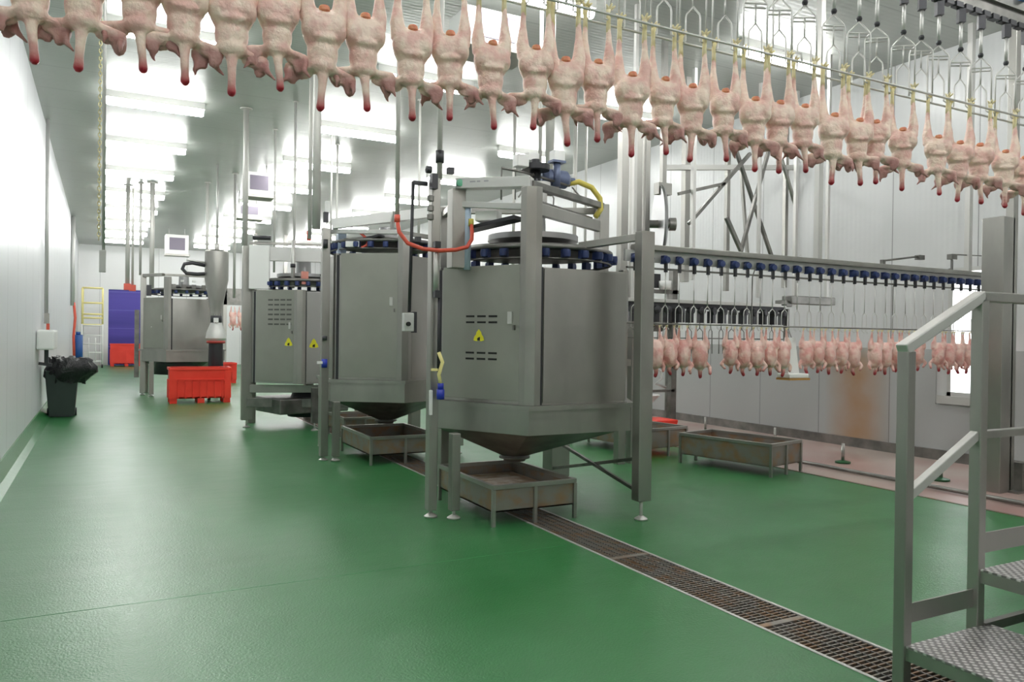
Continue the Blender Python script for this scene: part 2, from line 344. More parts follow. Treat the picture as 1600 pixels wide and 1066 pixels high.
# ------------------------------------------------------------------ ceiling lights
rows = [-2.1, 1.0, 4.1, 7.15, 10.3, 13.5, 16.6, 19.6, 22.6, 25.6, 28.6, 31.6, 34.6]
cols = [(.72, 'left aisle'), (4.03, 'middle'), (7.5, 'right side')]
L0 = None
for ci, (cx, cn) in enumerate(cols):
    for ri, ry in enumerate(rows):
        x = cx + (.15 if ci == 2 and ri == 3 else 0) - (.25 if ci == 2 and ri > 5 else 0)
        if L0 is None:
            L0 = thing('ceiling_light', '', 'ceiling light', (0, 0, CEIL), 'fluorescent ceiling lights')
            MB().box(-.72, .72, -.045, .045, -.10, -.0).build('housing', alum, L0).location = (0, 0, 0)
            p = L0.children[0]; p.data.transform(Matrix.Translation((0, 0, CEIL)) ); p.data.transform(Matrix.Translation((0, 0, 0)))
            q = MB(); q.lathe((0, 0, -.155), [(.0, -.70), (.045, -.70), (.06, -.67), (.06, .67), (.045, .70), (0, .70)], 12, 'x')
            dd = q.build('diffuser', lamp_m, L0); dd.data.transform(Matrix.Translation((0, 0, CEIL)))
            o = L0
        else: o = copy_tree(L0)
        o.location = (x, ry, CEIL)
        if ry < 3.5: o['label'] = 'white fluorescent tube light on the ceiling over the %s, behind the viewer, %s' % (cn, ['farthest back', 'next', 'nearest overhead'][ri])
        else: o['label'] = 'glowing fluorescent tube light over the %s, %s one ahead' % (cn, NUM[ri-3])
        o['category'] = 'ceiling light'; o['group'] = 'fluorescent ceiling lights'

# ------------------------------------------------------------------ the four carousel machines
def hexv(c, r, phi): return [(c[0]+r*math.cos(math.radians(phi+60*k)), c[1]+r*math.sin(math.radians(phi+60*k))) for k in range(6)]
def foot(parent, x, y, z1, nm='levelling_foot'):
    MB().cyl((x, y, 0), .014, .01, z1+.02, 10).lathe((x, y, 0), [(.055, 0), (.055, .012), (.02, .035), (.0, .035)], 16).build(nm, steel_lite, parent)
def pface(a, b, t0, t1, z0, z1, out, th, c):
    """plate on the face from a to b between fractions t0..t1, standing `out` proud"""
    a, b = Vector((a[0], a[1], 0)), Vector((b[0], b[1], 0)); d = b-a; n = Vector((d.y, -d.x, 0)).normalized()
    if n.dot(a - Vector((c[0], c[1], 0))) < 0: n = -n
    p = a + d*t0; q = a + d*t1; m = MB()
    P = [p+n*out, q+n*out, q+n*(out+th), p+n*(out+th)]
    return m.prism([(v.x, v.y) for v in P], z0, z1), n
def machine(label, c, r, phi, ztop=2.08, zl=.70, zs=.94, door=0, slots=None, signs=(), colz=2.7, hopper=True, panelm=None, skirt=True, tip=None, vslots=False):
    R = thing('carousel_machine', label, 'machine', (c[0], c[1], 0), 'hexagonal steel carousel machines')
    V = hexv(c, r, phi)
    if skirt:
        sk = MB(); O = hexv(c, r, phi); I = hexv(c, r-.03, phi)
        n = 6
        for z0, z1, ex in ((zl, zs-.04, 0), (zs-.04, zs, .03)):
            Oe = hexv(c, r+ex, phi)
            sk.add([(x, y, z0) for x, y in Oe]+[(x, y, z1) for x, y in Oe]+[(x, y, z0) for x, y in I]+[(x, y, z1) for x, y in I],
                   [(i, (i+1) % 6, 6+(i+1) % 6, 6+i) for i in range(6)]+[(12+(i+1) % 6, 12+i, 18+i, 18+(i+1) % 6) for i in range(6)] +
                   [(6+i, 6+(i+1) % 6, 18+(i+1) % 6, 18+i) for i in range(6)]+[((i+1) % 6, i, 12+i, 12+(i+1) % 6) for i in range(6)])
        sk.build('skirt', steel, R)
    if hopper:
        tp = tip or c; h = MB(); A = hexv(c, r-.01, phi); B = hexv(tp, .12, phi)
        h.loft([(x, y, zl+.02) for x, y in A], [(x, y, .42) for x, y in B]); h.build('hopper', steel_dark, R)
        MB().cyl((tp[0], tp[1], 0), .10, .37, .43, 16).cyl((tp[0], tp[1], 0), .14, .395, .41, 16).build('outlet_flange', steel_dark, R)
    rp = r-.05; VP = hexv(c, rp, phi)
    for k in range(6):
        a, b = VP[k], VP[(k+1) % 6]
        m, n = pface(a, b, .02, .98, zs, ztop - .02, 0, .012, c)
        m.build('side_panel', panelm or steel_sheet, R, .002)
        if k == 0 or k == 1:
            if k == door or door == 2:
                m, n = pface(a, b, .10 if k == 0 else .14, .92, zs+.03, ztop, .014, .022, c)
                dobj = m.build('door', steel_dull if k == 0 or door == 2 else steel_sheet, R, .004)
                av, bv = Vector((a[0], a[1], 0)), Vector((b[0], b[1], 0))
                # latch
                lt, _ = pface(a, b, .80, .845, zs+.62*(ztop-zs)-.05, zs+.62*(ztop-zs)+.05, .036, .012, c); lt.build('latch', steel_lite, dobj, .002)
                kn, _ = pface(a, b, .86, .875, zs+.55*(ztop-zs)-.02, zs+.55*(ztop-zs)+.02, .036, .02, c); kn.build('latch_knob', steel_dark, dobj)
                if slots and k == 0:
                    s_ = MB()
                    for zz in slots:
                        for i in range(3):
                            q, _ = pface(a, b, .36+.12*i, .45+.12*i, zz-.008, zz+.008, .0355, .002, c); s_.add(q.v, q.f)
                    s_.build('vent_slots', hole, dobj)
            else:
                m, n = pface(a, b, .12, .985, zs+.02, ztop-.03, .013, .010, c); m.build('cover_sheet', panelm or steel_sheet, R, .002)
            if k == 0 and vslots:
                s_ = MB()
                for i in range(6):
                    for j in range(4):
                        q, _ = pface(a, b, .36+.13*j, .46+.13*j, 1.62+.075*i, 1.645+.075*i, .0375, .002, c); s_.add(q.v, q.f)
                s_.build('vent_slots', mat('louvre_grey', (.10, .10, .09), .5), dobj if door in (0, 2) else R)
    for k, t, z, size, o_ in signs:
        a, b = VP[k], VP[(k+1) % 6]; av, bv = Vector((a[0], a[1], 0)), Vector((b[0], b[1], 0)); dd = (bv-av).normalized()
        nn = Vector((dd.y, -dd.x, 0)); nn = nn if nn.dot(av-Vector((c[0], c[1], 0))) > 0 else -nn
        p = av.lerp(bv, t) + nn*o_ + Vector((0, 0, z))
        def tri(s, e0, e1, mtl, name, par, rot=0):
            P = []
            for e in (e0, e1):
                for q in range(12):       # rounded triangle
                    an = math.pi/2 + 2*math.pi*q/12; rr = s*(1.0 if q % 4 == 0 else .72 if q % 4 in (1, 3) else .54)
                    P.append(p + dd*rr*math.cos(an) + Vector((0, 0, rr*math.sin(an))) + nn*e)
            return MB().add(P, [tuple(range(12)), tuple(range(12, 24))]+[(i, (i+1) % 12, 12+(i+1) % 12, 12+i) for i in range(12)]).build(name, mtl, par)
        sg = tri(size, 0, .002, yel_s, 'warning_sign', R); sg['label'] = 'yellow triangular warning sign with a black mark'
        m = MB(); q = [(-.10, .05), (.22, .12), (.20, -.38), (-.22, -.36), (-.25, -.1)]
        m.add([p + dd*x*size + Vector((0, 0, y_*size - .01)) + nn*e for e in (.002, .003) for x, y_ in q], [tuple(range(5)), tuple(range(5, 10))]+[(i, (i+1) % 5, 5+(i+1) % 5, 5+i) for i in range(5)])
        m.build('warning_symbol', hole, sg)
    for k, t0, t1 in ((0, .915, .95), (1, .055, .115), (0, .03, .07)):
        q, _ = pface(VP[k], VP[(k+1) % 6], t0, t1, zs, ztop-.02, .0125, .002, c); q.build('shadow_gap', black_m, R)
    # corner column: chamfered post at vertices 1, short ones at the others
    for k in range(6):
        vx, vy = V[k]; dirv = Vector((vx-c[0], vy-c[1], 0)).normalized(); a = math.atan2(dirv.y, dirv.x)
        z1 = colz if k in (1,) else ztop
        w_ = .095 if k == 1 else .05
        pts = []
        for rr, an in ((w_*1.05, -62), (w_, -25), (w_, 25), (w_*1.05, 62), (w_*.75, 140), (w_*.75, 220)):
            pts.append((vx - dirv.x*.09 + rr*math.cos(a+math.radians(an)), vy - dirv.y*.09 + rr*math.sin(a+math.radians(an))))
        MB().prism(pts, zs, z1).build('corner_column', steel, R, .004)
    return R, V
def carousel(R, c, rr=.72, z=2.2, n=26, zdisk=2.42, shaft_top=2.72, dr_=.42):
    m = MB(); N = 36
    P = [(c[0]+rr*math.cos(2*math.pi*i/N), c[1]+rr*math.sin(2*math.pi*i/N), z+.055) for i in range(N)]
    m.tube(P, .022, 8, True); P = [(p[0], p[1], z-.045) for p in P]; m.tube(P, .010, 6, True)
    m.build('track_ring', steel_dark, R)
    MB().lathe((c[0], c[1], 0), [(.30, zdisk-.1), (dr_, zdisk-.05), (dr_, zdisk), (.12, zdisk+.01), (.11, shaft_top), (0, shaft_top)], 32).build('rotor_disc', wheel_m, R)
    MB().lathe((c[0], c[1], 0), [(rr-.04, z+.03), (rr-.04, z+.09), (.25, z+.1), (.25, z+.04)], 32).build('rotor_plate', steel_dark, R)
    for i in range(n):
        a = 2*math.pi*i/n; x, y = c[0]+rr*math.cos(a), c[1]+rr*math.sin(a)
        m = MB(); m.obox((x, y, z+.0), .045, .06, .07, a); m.lathe((c[0]+(rr+.035)*math.cos(a), c[1]+(rr+.035)*math.sin(a), z-.0), [(0, -.035), (.03, -.03), (.034, .0), (.03, .03), (0, .035)], 8)
        m.build('carrier_roller', blue, R)
def post(R, x, y, z0, z1, w=.08, d=.08, ang=0, nm='frame_post', mt=None, ft=True):
    o = MB().obox((x, y, (z0+z1)/2), w, d, z1-z0, ang).build(nm, mt or steel, R, .006)
    if ft and z0 < .3: foot(o, x, y, z0)
    return o
def beam(R, a, b, w, h, nm='frame_beam', mt=None): return MB().bar(a, b, w, h).build(nm, mt or steel, R, .004)
def pipe(R, pts, r, nm='pipe', mt=None, n=10): return MB().tube(pts, r, n).build(nm, mt or steel_lite, R)

# ---- machine 1 (nearest)
c1 = (3.52, 6.27)
M1, V1 = machine('nearest hexagonal stainless machine, with slotted door and a yellow triangle sign', c1, 1.0, 180, door=0, slots=(1.66, 1.61, 1.355, 1.305), signs=((0, .50, 1.49, .062, .037),), colz=2.70, tip=(3.32, 6.2))
carousel(M1, c1)
post(M1, 2.40, 5.93, .06, 2.78, .075, .09); post(M1, 2.55, 5.80, .07, .70, .075, .08); 
post(M1, 2.62, 5.98, 2.06, 2.72, .12, .12, ft=False)
post(M1, 3.93, 5.12, .16, 2.37, .13, .10)
post(M1, 4.32, 7.12, .0, .72, .22, .2); post(M1, 3.0, 7.1, .0, .72, .09, .09)
post(M1, 4.32, 6.32, 2.05, 2.80, .11, .11, ft=False)
post(M1, 2.95, 7.05, 2.05, 2.75, .10, .10, ft=False)
beam(M1, (4.22, 7.05, .42), (3.98, 5.17, .20), .03, .03, 'cross_brace', steel_dark)
beam(M1, (4.24, 7.05, .10), (4.0, 5.17, .50), .03, .03, 'cross_brace', steel_dark)
beam(M1, (2.62, 5.95, 2.76), (3.06, 5.48, 2.745), .12, .085, 'top_arm', alum)
m = MB(); ax = Vector((3.06-2.62, 5.48-5.95, 0)).normalized(); nn = Vector((ax.y, -ax.x, 0)); nn = nn if nn.y < 0 else -nn
for i, wd in enumerate((.05, .03, .04)):
    q = Vector((2.70, 5.865, 2.765)) + ax*(.012+.062*i) + nn*.0605; m.bar(q, q+ax*wd, .002, .012)
m.build('faint_arm_lettering', mat('faint_ink', (.34, .34, .36), .5), M1)
beam(M1, (3.06, 5.50, 2.735), (4.30, 6.30, 2.78), .07, .055, 'top_beam', steel_dark)
beam(M1, (3.08, 5.52, 2.55), (4.30, 6.32, 2.58), .06, .10, 'lower_beam', steel)
beam(M1, (3.10, 5.55, 2.62), (4.20, 6.32, 2.655), .03, .02, 'thin_beam', steel_dark)
beam(M1, (2.66, 6.0, 2.65), (2.95, 7.02, 2.68), .05, .06, 'frame_beam')
beam(M1, (2.95, 7.05, 2.72), (4.28, 6.38, 2.74), .06, .06, 'frame_beam')
beam(M1, (2.62, 5.98, 2.60), (3.02, 5.52, 2.55), .04, .05, 'lower_arm', alum)
# right arm from the far column to the tall right post
beam(M1, (3.62, 5.62, 2.28), (3.92, 5.16, 2.33), .06, .06, 'guide_arm', steel)
MB().obox((2.86, 5.86, 2.50), .20, .12, .085, -.8).build('valve_box', white_p, M1, .008)
MB().bar((2.76, 6.02, 2.40), (3.02, 5.62, 2.47), .16, .03).build('inclined_guide', black_m, M1)
# motors and gear on top
MB().cyl((3.50, 6.2, 0), .05, 2.7, 3.02, 14).lathe((3.50, 6.2, 0), [(.0, 3.02), (.13, 3.02), (.13, 3.07), (.04, 3.08), (.04, 3.12), (0, 3.12)], 20).build('gear_head', black_m, M1)
m = MB().lathe((3.78, 6.3, 2.99), [(0, -.17), (.05, -.17), (.085, -.12), (.085, .10), (.05, .14), (.03, .15), (.03, .2), (0, .2)], 18, 'x'); m.build('gear_motor', bluegrey, M1)
MB().cyl((3.74, 6.22, 0), .035, 2.9, 3.12, 12).obox((3.74, 6.22, 3.13), .14, .1, .02).build('motor_mount', bluegrey, M1)
each('sensor_box', white_p, M1, [(3.26, 3.38, 6.1, 6.2, 3.02, 3.13), (3.70, 3.82, 6.2, 6.3, 3.14, 3.24), (3.45, 3.57, 6.25, 6.33, 3.12, 3.2)], .01)
m = MB(); m.tube([(3.1, 6.1, 2.98), (3.35, 6.15, 2.98), (3.9, 6.25, 2.93)], .012, 8); m.tube([(3.1, 6.1, 2.98), (3.1, 6.1, 2.7)], .008, 6); m.tube([(3.25, 6.12, 2.98), (3.25, 6.12, 2.72)], .006, 6)
m.tube([(3.3, 6.1, 2.88), (3.75, 6.2, 2.88)], .014, 8); m.tube([(3.35, 6.1, 2.80), (3.65, 6.15, 2.81)], .02, 8); m.tube([(3.22, 6.0, 2.72), (3.45, 6.15, 2.98)], .007, 6); m.tube([(3.62, 6.2, 2.93), (3.64, 6.1, 2.76), (3.54, 5.95, 2.58)], .007, 6)
m.build('linkage_rods', steel_dark, M1)
MB().lathe((3.47, 6.05, 0), [(.0, 2.70), (.06, 2.70), (.06, 2.80), (.09, 2.83), (.09, 2.88), (.0, 2.88)], 16).build('bearing_block', steel_lite, M1)
pipe(M1, [(3.92, 6.3, 2.96), (4.02, 6.28, 2.985), (4.16, 6.26, 2.94), (4.25, 6.25, 2.84), (4.26, 6.25, 2.74), (4.20, 6.25, 2.66)], .027, 'yellow_air_hose', yel)['label'] = 'curved yellow hose'
pipe(M1, [(3.96, 6.3, 2.93), (4.14, 6.28, 2.76)], .008, 'support_rod', steel_dark)
pipe(M1, [(2.10, 6.0, 5.19), (2.105, 6.0, 2.44)], .018, 'water_pipe', pipe_m)
MB().tube([(2.105, 6.0, 2.47), (2.105, 6.0, 2.41)], .024, 10).build('hose_clamp', red_h, M1)
pts = [(2.105, 6.0, 2.43), (2.12, 5.99, 2.33), (2.18, 5.95, 2.24), (2.28, 5.88, 2.195), (2.40, 5.80, 2.18), (2.52, 5.76, 2.19), (2.62, 5.76, 2.22), (2.68, 5.80, 2.29), (2.705, 5.85, 2.36), (2.71, 5.88, 2.43)]
pipe(M1, pts, .017, 'red_water_hose', red_h, 12)['label'] = 'hanging red hose loop'
MB().tube([(2.71, 5.88, 2.41), (2.712, 5.885, 2.47)], .022, 10).build('hose_fitting', yel, M1)
pipe(M1, [(2.70, 5.93, 2.05), (2.70, 5.93, 2.62)], .03, 'blue_air_tube', blue_tube)
m = MB(); m.tube([(2.45, 5.95, 5.15), (2.45, 5.95, 2.78)], .022, 10); m.build('cable_conduit', pipe_m, M1)
MB().cyl((2.45, 5.95, 0), .035, 2.92, 3.02, 12).build('conduit_joint', black_m, M1)
MB().obox((2.36, 5.85, 2.74), .05, .06, .12).build('valve_block', black_m, M1); MB().obox((2.50, 5.84, 2.84), .05, .05, .05).build('valve_block', black_m, M1)
MB().lathe((2.31, 5.84, 2.83), [(0, -.03), (.03, -.02), (.03, .02), (0, .03)], 10, 'x').build('valve_knob', black_m, M1)
for zz in (2.60, 2.52, 2.45): MB().lathe((2.33, 5.84, zz), [(.0, -.03), (.028, -.02), (.028, .02), (0, .03)], 10).build('valve_knob', steel_dark, M1)
MB().lathe((2.60, 5.88, 2.76), [(0, -.02), (.03, -.015), (.03, .015), (0, .02)], 12, 'y').build('pressure_gauge', mat('gauge_green', (.10, .35, .22), .3), M1)
MB().cyl((2.385, 5.84, 0), .022, 1.85, 2.2, 12).build('air_cylinder', steel_lite, M1)
MB().obox((2.385, 5.83, 2.23), .05, .05, .05).build('cylinder_end', black_m, M1); MB().obox((2.39, 5.83, 1.83), .05, .05, .06).build('cylinder_end', black_m, M1)
MB().tube([(2.41, 5.83, 1.80), (2.41, 5.83, 1.2)], .012, 8).build('signal_cable', dark, M1)
rg = MB().cyl((2.42, 5.80, 0), .032, .98, 1.06, 14).cyl((2.42, 5.80, 0), .025, 1.06, 1.11, 14).build('pressure_regulator', blue_br, M1); rg['label'] = 'bright blue air regulator'
MB().tube([(2.42, 5.80, 1.10), (2.40, 5.79, 1.18), (2.43, 5.79, 1.28), (2.40, 5.8, 1.36)], .016, 8).obox((2.36, 5.79, 1.22), .05, .03, .02).build('air_fitting', yel_l, M1)
MB().obox((2.36, 5.86, .95), .02, .03, .2).build('hose_cover', white_p, M1)
# pendant control on a black rod, beside machine 1
PD = thing('control_pendant', 'grey pushbutton box hanging on a black rod left of the nearest machine', 'control box', (2.22, 5.95, 1.55))
MB().tube([(2.22, 5.95, 2.74), (2.20, 5.95, 1.68)], .014, 8).build('hanging_rod', black_m, PD)
MB().bar((2.22, 5.95, 2.735), (2.34, 5.95, 2.735), .03, .03).build('bracket', black_m, PD)
b_ = MB().obox((2.19, 5.95, 1.60), .085, .06, .15).build('button_box', alum, PD, .006)
MB().cyl((2.18, 5.92, 1.585), .018, -.02, 0, 12, 'y').build('push_button', hole, b_)
MB().obox((2.25, 5.97, 1.6), .03, .05, .17).build('side_bracket', dark, PD)

# ---- machine 2
c2 = (3.20, 9.46)
M2, V2 = machine('second hexagonal stainless machine, smooth door with latch, no sign', c2, .90, 205, door=0, ztop=2.45, zs=.96, colz=2.66, signs=())
carousel(M2, c2, z=2.56, zdisk=2.70, shaft_top=2.85)
post(M2, 2.32, 9.12, .05, 2.74, .09, .09); post(M2, 2.44, 9.02, .05, .70, .08, .08); post(M2, 2.55, 9.28, 2.4, 2.75, .1, .1, ft=False, mt=blue_tube)
post(M2, 4.0, 9.0, .1, 2.7, .12, .1); post(M2, 3.9, 10.3, .0, .72, .14, .14); post(M2, 2.6, 10.3, 0, .72, .09, .09)
beam(M2, (2.40, 9.15, 2.80), (3.75, 8.7, 3.02), .10, .12, 'top_arm', white_p)
beam(M2, (2.40, 9.2, 2.72), (3.06, 8.66, 2.70), .05, .05, 'frame_beam', alum); beam(M2, (3.1, 8.7, 2.7), (4.0, 9.0, 2.68), .05, .05, 'frame_beam', steel)
beam(M2, (2.9, 8.8, 2.66), (2.66, 9.15, 2.60), .12, .03, 'inclined_guide', black_m)
beam(M2, (3.0, 8.75, 2.72), (3.02, 8.72, 2.95), .04, .04, 'arm_strut', steel)
MB().obox((2.62, 9.02, 2.56), .16, .1, .07, -.5).build('valve_box', white_p, M2, .005)
pipe(M2, arc((2.66, 8.98, 2.72), (2.70, 8.95, 2.52), (.09, -.03, -.02)), .016, 'red_water_hose', red_h)['label'] = 'short red hose'
rg = MB().cyl((2.30, 9.04, 0), .035, 1.10, 1.2, 12).build('pressure_regulator', blue_br, M2); MB().obox((2.24, 9.02, 1.16), .06, .03, .03).build('air_fitting', white_p, M2)
MB().obox((2.30, 9.05, 2.86), .05, .05, .12).build('valve_block', black_m, M2); MB().cyl((2.30, 9.05, 0), .03, 2.5, 2.6, 10).build('valve_knob', black_m, M2); MB().cyl((2.30, 9.04, 0), .03, 1.42, 1.47, 10).build('valve_knob', black_m, M2)
MB().obox((2.32, 9.06, 2.98), .05, .05, .14).build('beacon', white_p, M2)
m = MB(); m.tube([(3.2, 8.62, 2.6), (3.9, 8.95, 2.6)], .02, 8); m.obox((3.3, 8.66, 2.63), .06, .06, .06); m.obox((3.6, 8.8, 2.63), .06, .06, .06); m.build('guide_rail', black_m, M2)
MB().tube([(3.75, 8.70, .3), (3.75, 8.70, .72)], .012, 8).cyl((3.75, 8.70, 0), .045, .45, .55, 12).build('drain_valve', steel, M2)

# ---- machine 3
c3 = (2.9, 12.8)
M3, V3 = machine('third hexagonal machine, louvred door, two yellow signs and a tall white frame', c3, .9, 194, door=0, ztop=2.16, zs=.72, zl=.66, colz=2.16, skirt=False, hopper=False,
                 signs=((0, .80, 1.35, .08, .038), (1, .26, 1.33, .09, .03)), vslots=True, panelm=mat('pale_steel_sheet', (.42, .42, .40), .35, .8))
carousel(M3, c3, z=2.27, zdisk=2.45, shaft_top=2.8, rr=.66)
post(M3, 2.02, 12.75, .12, 2.86, .17, .12); post(M3, 3.8, 12.6, .1, 2.86, .14, .12); post(M3, 2.9, 11.95, .12, .66, .10, .10, mt=steel_dark); post(M3, 3.2, 13.65, .0, .72, .14, .14); post(M3, 2.2, 13.4, 0, .72, .12, .12)
MB().obox((2.16, 12.55, 2.52), .30, .12, .68, -.3).build('frame_plate', white_p, M3, .004)
beam(M3, (2.02, 12.7, .40), (3.6, 12.0, .40), .10, .14, 'lower_beam', steel_dark)
beam(M3, (2.05, 12.62, .62), (3.7, 12.1, .62), .06, .12, 'sill_beam', steel)
beam(M3, (2.02, 12.65, 2.74), (3.75, 12.15, 2.74), .10, .22, 'cross_beam', alum)
beam(M3, (2.02, 12.62, 2.90), (3.75, 12.12, 2.90), .06, .04, 'top_rail', steel)
pipe(M3, [(2.62, 12.3, 2.95), (2.62, 12.3, 2.2)], .03, 'riser_pipe', steel_lite)
MB().cyl((2.62, 12.3, 0), .04, 2.52, 2.58, 12).build('pipe_clamp', black_m, M3)
MB().tube([(2.05, 12.5, 2.97), (2.3, 12.4, 2.97)], .035, 8).build('black_valve', black_m, M3)
MB().tube([(2.84, 12.2, 2.95), (2.84, 12.2, 3.1)], .035, 8).build('tap_knob', red_h, M3)
m = MB(); m.obox((2.78, 12.2, 2.36), .1, .08, .2); m.build('red_actuator', mat('faded_red', (.65, .25, .2), .4), M3)
MB().bar((3.0, 12.1, 2.40), (3.5, 11.95, 2.55), .2, .03).build('inclined_guide', black_m, M3)
MB().obox((2.9, 12.8, .35), 1.2, .9, .24, .25).build('gear_housing', steel_dark, M3, .02)
MB().lathe((2.95, 12.7, 0), [(.3, .16), (.34, .26), (.2, .62), (0, .62)], 16).build('drum', black_m, M3)

# ---- machine 4 (far)
c4 = (1.72, 20.15)
M4, V4 = machine('farthest hexagonal stainless machine, behind the red crate', c4, .95, 183, door=0, ztop=2.28, zs=1.08, zl=.80, colz=2.75)
carousel(M4, c4, z=2.42, zdisk=2.6, shaft_top=2.85, n=20)
post(M4, .84, 20.1, .05, 2.82, .12, .12); post(M4, 1.0, 19.6, .05, .8, .10, .10); post(M4, 2.4, 19.5, .05, .8, .1, .1); post(M4, 2.5, 20.9, 0, .8, .1, .1); post(M4, .95, 20.9, 0, .8, .1, .1)
beam(M4, (.84, 20.05, 2.80), (1.22, 19.45, 2.80), .07, .07); beam(M4, (1.25, 19.45, 2.80), (2.55, 19.5, 2.80), .07, .05)
post(M4, 2.5, 19.5, 2.25, 2.82, .08, .08, ft=False)
for i in range(5): MB().obox((1.45+.22*i, 19.6, 2.55), .09, .09, .1).build('carrier_block', steel_dark, M4)
for i in range(4): MB().obox((1.38+.25*i, 19.52, 2.68), .07, .05, .05).build('bright_clip', white_p, M4)
MB().obox((.95, 19.93, 2.45), .10, .12, .25).build('control_screen', black_m, M4)
MB().obox((1.0, 19.75, 1.6), .02, .02, .02).build('door_stud', steel_lite, M4)
MB().obox((.72, 20.4, 1.2), .1, .1, 1.6).build('side_valve_rack', steel_dark, M4)
for dx, z in ((.0, 2.9), (.17, 2.93)):
    pass
m = MB(); m.lathe((1.6, 19.9, 0), [(.55, .5), (.5, .9), (0, .9)], 18); m.build('drip_drum', black_m, M4)

# ---- catch trays
def tray(label, x0, x1, y0, y1, ang=0, z0=.11, z1=.32):
    cx, cy = (x0+x1)/2, (y0+y1)/2
    R = thing('catch_tray', label, 'tray', (cx, cy, 0), 'steel catch trays on the floor')
    w, d_ = x1-x0, y1-y0; m = MB(); t = .012
    def ob(a, b, cc, dd, e, f, mm): 
        px, py = (a+b)/2, (cc+dd)/2; X = cx+px*math.cos(ang)-py*math.sin(ang); Y = cy+px*math.sin(ang)+py*math.cos(ang)
        mm.obox((X, Y, (e+f)/2), b-a, dd-cc, f-e, ang)
    ob(-w/2, w/2, -d_/2, d_/2, z0, z0+t, m); ob(-w/2, w/2, -d_/2, -d_/2+t, z0, z1, m); ob(-w/2, w/2, d_/2-t, d_/2, z0, z1, m)
    ob(-w/2, -w/2+t, -d_/2, d_/2, z0, z1, m); ob(w/2-t, w/2, -d_/2, d_/2, z0, z1, m); m.build('basin', stain, R)
    m = MB(); e = .03
    for s in (-1, 1):
        ob(-w/2-.01, w/2+.01, s*d_/2-e/2, s*d_/2+e/2, z1-.03, z1+.005, m); ob(s*w/2-e/2, s*w/2+e/2, -d_/2-.01, d_/2+.01, z1-.03, z1+.005, m)
    m.build('rim', steel, R, .002)
    for sx in (-1, 0, 1):
        for sy in (-1, 1):
            if sx == 0 and w < .5: continue
            m = MB(); ob(sx*w/2-.014, sx*w/2+.014, sy*(d_/2+.004)-.014, sy*(d_/2+.004)+.014, 0, z1-.03, m); m.build('leg', steel, R)
    return R
T1 = tray('low steel catch tray under the nearest machine hopper', 2.72, 3.47, 5.42, 6.5)
wt = MB(); wt.box(2.75, 3.44, 5.45, 6.47, .20, .215); wt.build('waste_liquid', mat('brown_residue', (.40, .24, .13), .35, noise=((9, 9, 9), (.62, .52, .44), .4, .6), bump=((30, 30, 30), .6, .02)), T1)
tray('low steel catch tray under the second machine', 2.72, 3.55, 8.55, 9.75)
tray('long rusty catch tray by the right wall, nearer of two', 6.28, 6.90, 6.15, 7.35, .22, .11, .36)
tray('long catch tray by the right wall, farther of two', 5.95, 6.6, 7.75, 9.3, .12, .11, .36)
tray('low catch tray between second and third machines', 3.0, 3.6, 10.65, 11.5)

# ------------------------------------------------------------------ back conveyor line
BX0, BX1, BY = 3.98, 9.36, 5.5
RL = thing('overhead_rail', 'long grey conveyor rail running from the nearest machine to the right wall', 'conveyor rail', (6.6, BY, 2.3))
MB().box(4.10, BX1, BY-.05, BY+.05, 2.27, 2.32).build('top_beam', steel, RL, .006)
MB().box(4.02, BX1, BY+.01, BY+.035, 2.17, 2.27).build('back_web', alum, RL)
MB().box(4.02, BX1, BY-.03, BY+.0, 2.105, 2.12).build('lower_flange', steel_dark, RL)
MB().tube([(4.0, BY-.06, 1.625), (BX1, BY-.06, 1.625)], .007, 8).build('guide_bar', steel_dark, RL)
for x in (5.6, 7.7, 9.2): MB().tube([(x, BY+.05, 2.2), (x, BY+.09, 2.1), (x, BY+.09, 1.625), (x, BY-.06, 1.625)], .006, 6).build('guide_hanger', steel_dark, RL)
m = MB(); m.tube([(7.4, BY, 2.36), (8.0, BY, 2.44)], .012, 6); m.obox((8.02, BY, 2.43), .09, .06, .05); m.box(7.38, 7.42, BY-.02, BY+.02, 2.3, 2.37); m.build('sensor_arm', steel_dark, RL)
m = MB(); m.tube([(8.6, BY, 2.50), (9.3, BY, 2.52)], .008, 6); m.obox((8.6, BY, 2.47), .1, .06, .06); m.box(8.59, 8.61, BY-.01, BY+.01, 2.3, 2.45)
m.build('cable_arm', steel_dark, RL)
for x in (6.4, 8.9): MB().box(x-.03, x+.03, BY-.03, BY+.03, 2.3, CEIL).build('hanger_post', steel_lite, RL)
def shackle_small():
    R = thing('shackle', '', 'shackle', (0, 0, 0))
    m = MB(); m.lathe((0, -.035, 0), [(0, -.03), (.028, -.028), (.034, -.01), (.034, .01), (.028, .028), (0, .03)], 12, 'y'); m.box(-.02, .02, -.03, .02, -.035, .04); m.build('trolley', blue, R)
    MB().box(-.012, .012, -.045, -.02, -.11, -.03).build('hanger_clip', black_m, R)
    m = MB(); m.tube([(0, -.03, -.10), (0, -.03, -.40)], .0045, 6)
    for s in (-1, 1): m.tube([(0, -.03, -.40), (s*.03, -.03, -.43), (s*.034, -.03, -.46), (s*.034, -.03, -.60), (s*.028, -.05, -.615), (s*.02, -.045, -.60)], .0038, 6)
    m.build('hook_fork', steel_lite, R); return R
S0 = shackle_small(); n = 0; x = 4.10
SX = []
while x < 9.25:
    s = S0 if n == 0 else copy_tree(S0); s.location = (x, BY, 2.195); s.rotation_euler = (0, 0, random.uniform(-.25, .25))
    tag(s, 'small wire shackle with blue trolley on the back rail, %s from the left' % NUM[n], 'shackle', 'shackles on the back rail'); SX.append(x); n += 1; x += .1655
